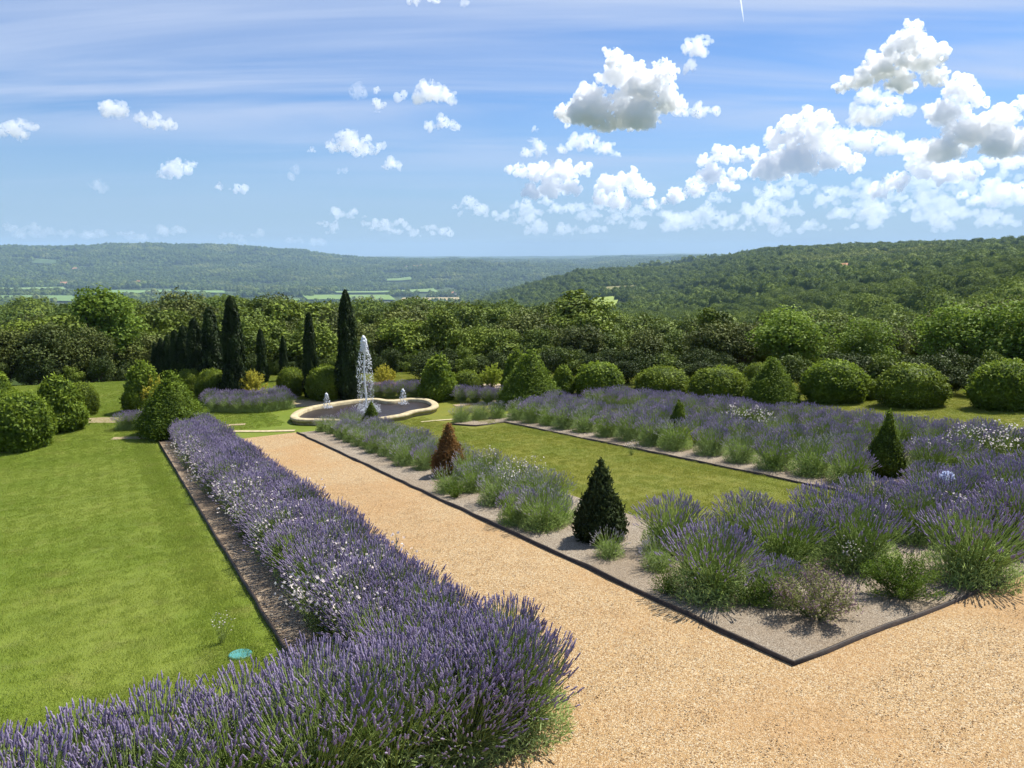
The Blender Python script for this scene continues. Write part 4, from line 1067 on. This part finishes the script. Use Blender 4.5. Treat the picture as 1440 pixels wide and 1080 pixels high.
for q, (a, b_, c_, e, colr) in enumerate(FIELDS):
    n1_, n2_ = 14, 8; pxs = np.linspace(a, b_, n1_); ds = np.linspace(c_, e, n2_); V = []
    for dd in ds:
        for p in pxs:
            sk = (dd - c_) * .03 * (-1 if q % 2 else 1); x, y, z = at_d(p + sk, dd); V.append((x, y, z + 2.5 + .0012 * dd))
    Fa = [(i * n1_ + j, i * n1_ + j + 1, (i + 1) * n1_ + j + 1, (i + 1) * n1_ + j) for i in range(n2_ - 1) for j in range(n1_ - 1)]
    me = mesh('field', V, [(Fa, 0)], [simple('field %d' % q, colr, .9, .1, tuple(x * .8 for x in colr), .02)])
    structure('field', me)

# lawn grass blades
def grass_tile(seed, n=900, h=.028):
    rg = np.random.default_rng(seed); P = np.stack([rg.uniform(-.27, .27, n), rg.uniform(-.27, .27, n), 0 * rg.random(n)], 1); a = rg.random(n) * 6.28; L = h * (.5 + .8 * rg.random(n)) * (1 + .4 * vnoise(P * 4, seed))
    dx = np.stack([np.cos(a), np.sin(a), 0 * a], 1) * .0032; lean = rg.normal(size=(n, 3)) * [1, 1, 0] * .45 + [0, 0, 1]
    V = np.stack([P - dx, P + dx, P + norm(lean) * L[:, None]], 1).reshape(-1, 3); Fa = np.arange(3 * n).reshape(n, 3)
    return mesh('grass_tile', V, [(Fa, 0)], [M['grass']], False, {'v': np.repeat(rg.random(n), 3)})


pts = []
for s in np.arange(6.2, 41, .37):
    for t in np.arange(-16, 40, .37):
        s2, t2 = s + nr.uniform(-.08, .08), t + nr.uniform(-.08, .08)
        lawnL = t2 < BL - .24 and (s2 > 7.6)
        inner = (8.0 + .26 < t2 < 12.0 - .20) and 8.25 < s2 < 25.2 and not (s2 > 21.3 and t2 > 10.3)
        rest = s2 > 26.9 or (t2 > 18.3 and s2 > 5)
        if s2 > 24.6 and 5 < t2 < 12.6 and s2 < 30.8 and not (s2 < 25.4): rest = rest and not (26.0 < s2 < 30.6 and 5.6 < t2 < 12.6)
        if not (lawnL or inner or rest): continue
        x, y = xy(s2, t2)
        if y < 3 or abs(x / y) > .78 or math.hypot(x, y) > 44: continue
        pts.append((x, y))
for s2 in np.arange(7.4, 26.6, .33): pts.append(xy(s2, BL - .27)); pts.append(xy(s2 + .15, BL - .5))
for s2 in np.arange(8.3, 25.2, .33): pts += [xy(s2, 8.27), xy(s2, 11.76)]
for t2 in np.arange(8.3, 12, .33): pts += [xy(8.28, t2), xy(8.5, t2)]
for t2 in np.arange(-12, 1.4, .33): pts += [xy(7.4, t2), xy(7.65, t2)]
pts = np.array(pts); pts = np.column_stack([pts, Z(pts[:, 0], pts[:, 1])])
gn_scatter('lawn_grass', pts, [('tile_a', grass_tile(1)), ('tile_b', grass_tile(2)), ('tile_c', grass_tile(3))], .85, 1.15, kind='stuff', label='short mown lawn grass around the lavender beds', cat='grass')

def pebble_tile(seed, n=150):
    rg = np.random.default_rng(seed); sv, sf = ico(1); P = np.stack([rg.uniform(-.3, .3, n), rg.uniform(-.3, .3, n), 0 * rg.random(n) + .001], 1); S = .0035 + .0045 * rg.random((n, 1, 1)) ** 2
    V = (P[:, None] + sv[None] * S * (.6 + .8 * rg.random((n, 1, 3))) * [1, 1, .7]).reshape(-1, 3); Fa = (np.arange(n)[:, None, None] * len(sv) + sf[None]).reshape(-1, 3)
    return mesh('pebble_tile', V, [(Fa, 0)], [M['pebble']], True, {'v': np.repeat(rg.random(n), len(sv))})


M['pebble'] = leaf_mat('loose pebbles', (.32, .20, .09), (.58, .43, .25), 0, 3, .2, (.4, .3, .2), .8, .2)
pts = []
for s0 in np.arange(-3, 16, .42):
    for t0 in np.arange(3.3, 16, .42):
        if s0 > 4.0 and t0 > 5.35: continue
        x, y = xy(s0 + nr.uniform(-.1, .1), t0 + nr.uniform(-.1, .1))
        if y < 2.5 or x / y > .8: continue
        pts.append((x, y, z1(x, y) + .008))
gn_scatter('loose_pebbles', pts, [('pebbles_a', pebble_tile(1)), ('pebbles_b', pebble_tile(2)), ('pebbles_c', pebble_tile(3))], .9, 1.1, kind='stuff', label='loose golden pebbles strewn over the gravel path', cat='pebbles')

# ------------------------------------------------------------------ far houses
def house_parts():
    w_, d_, h = 7, 5, 5; mb = MB()
    V = [(-w_, -d_, 0), (w_, -d_, 0), (w_, d_, 0), (-w_, d_, 0), (-w_, -d_, h), (w_, -d_, h), (w_, d_, h), (-w_, d_, h), (-w_, 0, h + 3), (w_, 0, h + 3)]
    mb.add(V, [(0, 1, 5, 4), (1, 2, 6, 5), (2, 3, 7, 6), (3, 0, 4, 7)]); mb.Fs.append((np.array([(4, 7, 8), (5, 9, 6)]), 0))
    rf = MB(); e = .6; RV = [(-w_ - e, -d_ - e, h - .3), (w_ + e, -d_ - e, h - .3), (w_ + e, 0, h + 3.3), (-w_ - e, 0, h + 3.3), (-w_ - e, d_ + e, h - .3), (w_ + e, d_ + e, h - .3)]
    rf.add(RV, [(0, 1, 2, 3), (3, 2, 5, 4)])
    wn = MB(); q = 0
    for cx in (-4, 0, 4): wn.add([(cx - .7, -d_ - .05, 1.4), (cx + .7, -d_ - .05, 1.4), (cx + .7, -d_ - .05, 3.2), (cx - .7, -d_ - .05, 3.2)], [(0, 1, 2, 3)])
    return [('wall', mb.mesh('house_wall', simple('pale render', (.62, .56, .45), .9, .1))), ('roof', rf.mesh('house_roof', simple('clay tiles', (.42, .22, .13), .9, .1))), ('window', wn.mesh('house_window', simple('dark glass', (.04, .04, .05), .2)))]


HP = house_parts()
for px, d, sc, lb in [(577, 4450, 2., 'pale house at the left end of the ridge top village'), (588, 4450, 2., 'second pale house of the ridge top village'), (598, 4430, 2.2, 'widest pale house of the ridge top village'), (608, 4450, 1.6, 'small pale house at the right end of the ridge top village'),
                      (210, 3500, 2., 'white house at the foot of the far hill, right one'), (232, 3600, 1.8, 'white house at the foot of the far hill, beyond the fields'), (108, 3500, 1.8, 'pale house in the valley on the far left'), (125, 4300, 2., 'pale farmhouse on the far left hillside'),
                      (640, 2700, 1.5, 'pale farm by the tan valley field'), (1166, 780, 1., 'pale farm peeping out of the right hill woods')]:
    x, y, z = at_d(px, d); thing('house', HP, (x, y, z + (8 if d > 1000 else 3)), px * .7, sc, lb, 'house', 'far houses')

# ------------------------------------------------------------------ clouds
def cloud_mat(name, tau, size):
    """droplets of even density inside the cloud's own closed surface; tau = optical depth across 'size' metres"""
    m = bpy.data.materials.new(name); m.use_nodes = True; nt = m.node_tree; nt.nodes.remove(nt.nodes['Principled BSDF'])
    pv = nt.nodes.new('ShaderNodeVolumeScatter'); pv.inputs['Color'].default_value = (.885, .915, .96, 1); pv.inputs['Density'].default_value = tau / size
    pv.inputs['Anisotropy'].default_value = CLOUD_G
    nt.links.new(pv.outputs[0], nt.nodes['Material Output'].inputs['Volume']); return m


CLOUD_G = .35
CM, CF, CH = 6.5, 2.4, .65


def cloud(blobs, label, tau=None, D=None, seed=0, name='cloud', group=None, sub=0):
    rg = np.random.default_rng(seed + 900); tau = tau or CM
    by = max(b_[1] + b_[2] * .8 for b_ in blobs); elev = math.atan2(ray(720, by)[2], 1020)
    D = D or min(30000, 1500 / max(math.tan(elev), .05)); k = D / 1040.
    cx = sum(b_[0] for b_ in blobs) / len(blobs); cy = sum(b_[1] for b_ in blobs) / len(blobs)
    rc = ray(cx, cy); cen = np.array([0, 0, CAM_H]) + rc * D / np.linalg.norm(rc)
    spx = max(max(abs(b_[0] - cx) + b_[2] for b_ in blobs), 10); span = spx * k; mb = MB()
    fwd = rc / np.linalg.norm(rc); right = np.cross(fwd, [0, 0, 1]); right /= np.linalg.norm(right); upv = np.cross(right, fwd)
    allb = []
    for (x, y, r) in blobs:
        r *= .90; allb.append((x, y, r, rg.uniform(-.6, .6) * r))
        for _ in range(10):                         # smaller puffs budding from the upper side
            a = rg.uniform(-.5, math.pi + .5); rr = r * rg.uniform(.20, .38); e = rg.uniform(-.9, .9)
            bx, by_, bz = x + math.cos(a) * r * .9, y - math.sin(a) * r * .85, e * r; allb.append((bx, by_, rr, bz))
            if r > 7:
                for _ in range(4):
                    a2 = a + rg.uniform(-1.3, 1.3); r3 = rr * rg.uniform(.3, .55); allb.append((bx + math.cos(a2) * rr * .95, by_ - math.sin(a2) * rr * .95, r3, bz + rg.uniform(-.8, .8) * rr))
    for (x, y, r, dz) in allb:
        sv, sf = ico(3); V = sv * r; V[:, 2] = np.where(V[:, 2] < 0, V[:, 2] * .55, V[:, 2])
        mb.add((V * k + (right * (x - cx) - upv * (y - cy) + fwd * dz) * k) / span, sf)
    tmp = bpy.data.objects.new('tmp', mb.mesh('tmp', M['flat_dark'])); COL.objects.link(tmp)
    md = tmp.modifiers.new('r', 'REMESH'); md.mode = 'VOXEL'; md.voxel_size = max(.0075, .75 / spx)
    ev = tmp.evaluated_get(bpy.context.evaluated_depsgraph_get()); me = bpy.data.meshes.new_from_object(ev); bpy.data.objects.remove(tmp)
    nv = len(me.vertices); co = np.empty(nv * 3, np.float32); me.vertices.foreach_get('co', co); co = co.reshape(-1, 3).astype(float)
    no = np.empty(nv * 3, np.float32); me.vertices.foreach_get('normal', no); no = no.reshape(-1, 3)
    f = spx / 11.; q = co * f + seed * 7.3
    co = co + no * (((fbm(q * 1.25, 4, 3) * 1.2) + 1.3 * fbm(q * 2.6 + 4, 3, 31) + .5 * fbm(q * .45, 2, 9)) * (3.4 if name == 'cloud_bank' else 6.0) / spx)[:, None]
    me.vertices.foreach_set('co', co.astype(np.float32).ravel()); me.materials.clear()
    me.materials.append(cloud_mat('cloud droplets', tau, 24 * k)); me.update()
    return obj(name, me, None, cen, (0, 0, 0), span, label, 'cloud', group)


CL = [
 ([(830, 155, 30), (803, 157, 14), (868, 112, 23), (862, 90, 12), (898, 128, 26), (926, 112, 17), (930, 145, 22), (895, 162, 28), (860, 165, 26)], 'biggest grey bottomed cumulus high right of centre', None),
 ([(965, 158, 8), (985, 158, 10), (1000, 158, 6)], 'small ragged tail right of the biggest cumulus', CF),
 ([(978, 72, 13), (972, 92, 7), (990, 64, 7)], 'small upright thin cloud above the biggest cumulus', CF),
 ([(1270, 72, 18), (1272, 54, 9), (1250, 95, 22), (1288, 93, 20), (1300, 110, 13), (1225, 105, 14), (1205, 112, 9), (1265, 114, 14)], 'rounded white cumulus highest in the upper right', None),
 ([(1225, 140, 13), (1248, 155, 14), (1222, 163, 15), (1270, 160, 6)], 'ragged cloud just below the highest right cumulus', CF),
 ([(1190, 195, 14), (1215, 202, 18), (1245, 206, 15), (1178, 208, 9)], 'flat white cloud left of the large right edge cumulus', CF),
 ([(1355, 140, 18), (1345, 164, 18), (1326, 154, 7), (1370, 185, 24), (1345, 203, 20), (1395, 175, 18), (1400, 200, 22), (1428, 155, 14), (1443, 188, 26), (1375, 152, 8)], 'large cumulus stack reaching the right edge', None),
 ([(1285, 222, 14), (1300, 240, 18), (1322, 248, 16), (1265, 255, 13), (1345, 246, 11), (1250, 266, 9)], 'grey shadowed cloud under the large right edge stack', None),
 ([(1110, 187, 14), (1126, 178, 9), (1150, 180, 12), (1100, 202, 18), (1140, 203, 22), (1120, 226, 26), (1160, 226, 20), (1090, 236, 22), (1064, 212, 9), (1185, 233, 11), (1050, 242, 11)], 'broad cumulus with towering top in the middle right', None),
 ([(1010, 224, 12), (990, 230, 8), (1030, 227, 8), (1000, 250, 16), (980, 265, 14), (955, 274, 11), (1020, 262, 10), (940, 281, 6)], 'stepped cloud left of the broad middle right cumulus', None),
 ([(752, 186, 5), (750, 200, 7), (757, 210, 10), (742, 215, 7)], 'little upright cloud left below the biggest cumulus', CF),
 ([(810, 202, 10), (830, 203, 13), (850, 211, 12), (792, 210, 6), (864, 218, 6)], 'soft cloud right under the biggest cumulus', CF),
 ([(735, 242, 10), (760, 246, 15), (790, 246, 15), (815, 242, 11), (775, 264, 17), (747, 269, 11), (800, 264, 12), (719, 239, 6)], 'ragged cumulus at centre, left of the biggest ones', None),
 ([(855, 262, 14), (885, 257, 14), (900, 270, 14), (870, 284, 13), (845, 281, 10), (910, 288, 8)], 'cumulus at centre right of the ragged one', None),
 ([(22, 184, 11), (38, 180, 6), (10, 188, 6)], 'small white cloud at the left edge', CF),
 ([(158, 155, 11), (149, 152, 7), (170, 158, 6)], 'small round white cloud in the upper left', CF),
 ([(205, 168, 6), (216, 172, 8), (231, 175, 6)], 'small wispy cloud right of the small round one', CF),
 ([(245, 240, 13), (231, 248, 7), (263, 234, 8)], 'tilted little cumulus at left above the far hill', CF),
 ([(134, 262, 7), (144, 261, 4)], 'faint tiny cloud above the left end of the far hill', CH),
 ([(311, 264, 5), (336, 265, 5), (323, 265, 2)], 'pair of tiny puffs above the far hill', CF),
 ([(414, 240, 4), (411, 245, 3)], 'tiny tilted puff left of the white central cloud', CH),
 ([(480, 242, 5), (487, 240, 3)], 'tiny puff under the white central cloud', CH),
 ([(550, 231, 8), (560, 232, 6), (540, 234, 4)], 'small bright puff right below the white central cloud', CF),
 ([(443, 212, 6), (490, 203, 13), (482, 191, 7), (510, 208, 11), (529, 209, 8), (468, 206, 8)], 'white flat bottomed cloud left of centre', CF),
 ([(505, 130, 6), (498, 134, 4)], 'tiny faint cloud left of the upright one', CH),
 ([(531, 130, 4), (532, 147, 8), (528, 155, 4)], 'small upright cloud beside the bright upper one', CF),
 ([(605, 133, 16), (590, 138, 9), (625, 136, 11), (609, 121, 7), (571, 136, 5), (638, 141, 4)], 'bright ragged cloud in the upper centre', CF),
 ([(625, 175, 9), (607, 177, 6), (641, 176, 6)], 'small flat cloud under the bright upper one', CF),
 ([(590, 2, 8), (610, 1, 6), (648, 3, 6)], 'cloud scrap cut by the top edge', CF)]
for q, (bl, lb, m_) in enumerate(CL): cloud(bl, lb, m_, seed=q, group='cumulus clouds')
rb = np.random.default_rng(77)
def bank(x0, x1, y0, y1, n, r0, r1, label, m_, seed, D):
    bl = []
    for _ in range(int(n / 3.2)):                       # flat based little heaps side by side
        cx, by = rb.uniform(x0, x1), y0 + (y1 - y0) * rb.random() ** .8; w_ = rb.uniform(1.2, 2.6) * r1
        for _ in range(6):
            u = rb.uniform(-1, 1); r = rb.uniform(r0, r1) * (1 - .5 * abs(u)); bl.append((cx + u * w_, by - r * .6 - rb.random() * r1 * .8 * (1 - abs(u)), r))
        bl.append((cx, by - 1.5, r0))
    cloud(bl, label, m_, D=D, seed=seed, name='cloud_bank', group='low cloud banks')
bank(455, 640, 305, 334, 51, 3, 7, 'long low cloud bank over the valley, left of centre', 1.6, 50, 30000)
bank(640, 790, 288, 328, 54, 3, 9, 'low cloud bank under the ragged central cumulus', 1.3, 51, 30000)
bank(790, 940, 292, 332, 54, 3, 9, 'low cloud bank under the centre right cumulus', 1.1, 52, 31000)
bank(940, 1080, 276, 326, 61, 4, 10, 'low cloud bank under the stepped cloud', 1.2, 53, 30000)
bank(1080, 1250, 262, 326, 71, 4, 11, 'low cloud bank under the broad middle right cumulus', 1.0, 54, 31000)
bank(1240, 1460, 262, 322, 81, 4, 12, 'low cloud bank at the right above the wooded hill', 1.0, 55, 30500)
bank(1400, 1480, 238, 285, 17, 8, 14, 'cloud heap at the right edge under the large stack', CF, 56, 26000)
bank(0, 130, 325, 336, 23, 3, 6, 'thin low clouds above the left end of the far hill', .8, 57, 32000)
bank(165, 430, 328, 345, 40, 3, 7, 'thin low clouds above the crest of the far hill', .8, 58, 32000)

# contrail
r0, r1 = ray(1040, -10), ray(1046, 31); D = 22000
p0 = r0 / np.linalg.norm(r0) * D; p1 = r1 / np.linalg.norm(r1) * D; V, Fa = path_tube([p0 - p0, (p1 - p0) * .5, p1 - p0], [22, 18, 4], 8); mb = MB(); mb.add(V, Fa)
obj('contrail', mb.mesh('contrail', cloud_mat('ice trail', 1.5, 25), True), None, p0, label='short thin white contrail high at the top edge', cat='contrail')

# ------------------------------------------------------------------ haze: the air over the valley
HD = 8.5e-5
mh = bpy.data.materials.new('haze air'); mh.use_nodes = True; nt_ = mh.node_tree; nt_.nodes.remove(nt_.nodes['Principled BSDF'])
pv = nt_.nodes.new('ShaderNodeVolumePrincipled'); pv.inputs['Density'].default_value = HD; pv.inputs['Color'].default_value = (.50, .72, 1., 1)
nt_.links.new(pv.outputs[0], nt_.nodes['Material Output'].inputs['Volume'])
hx, hz0, hz1 = 11800., -260., 160.
V = [(sx * hx, sy * hx, zz) for zz in (hz0, hz1) for sx, sy in ((-1, -1), (1, -1), (1, 1), (-1, 1))]
me = mesh('haze', V, [([(3, 2, 1, 0), (4, 5, 6, 7), (0, 1, 5, 4), (1, 2, 6, 5), (2, 3, 7, 6), (3, 0, 4, 7)], 0)], [mh])
obj('haze', me, kind='stuff', label='pale blue air haze over the valley', cat='haze')
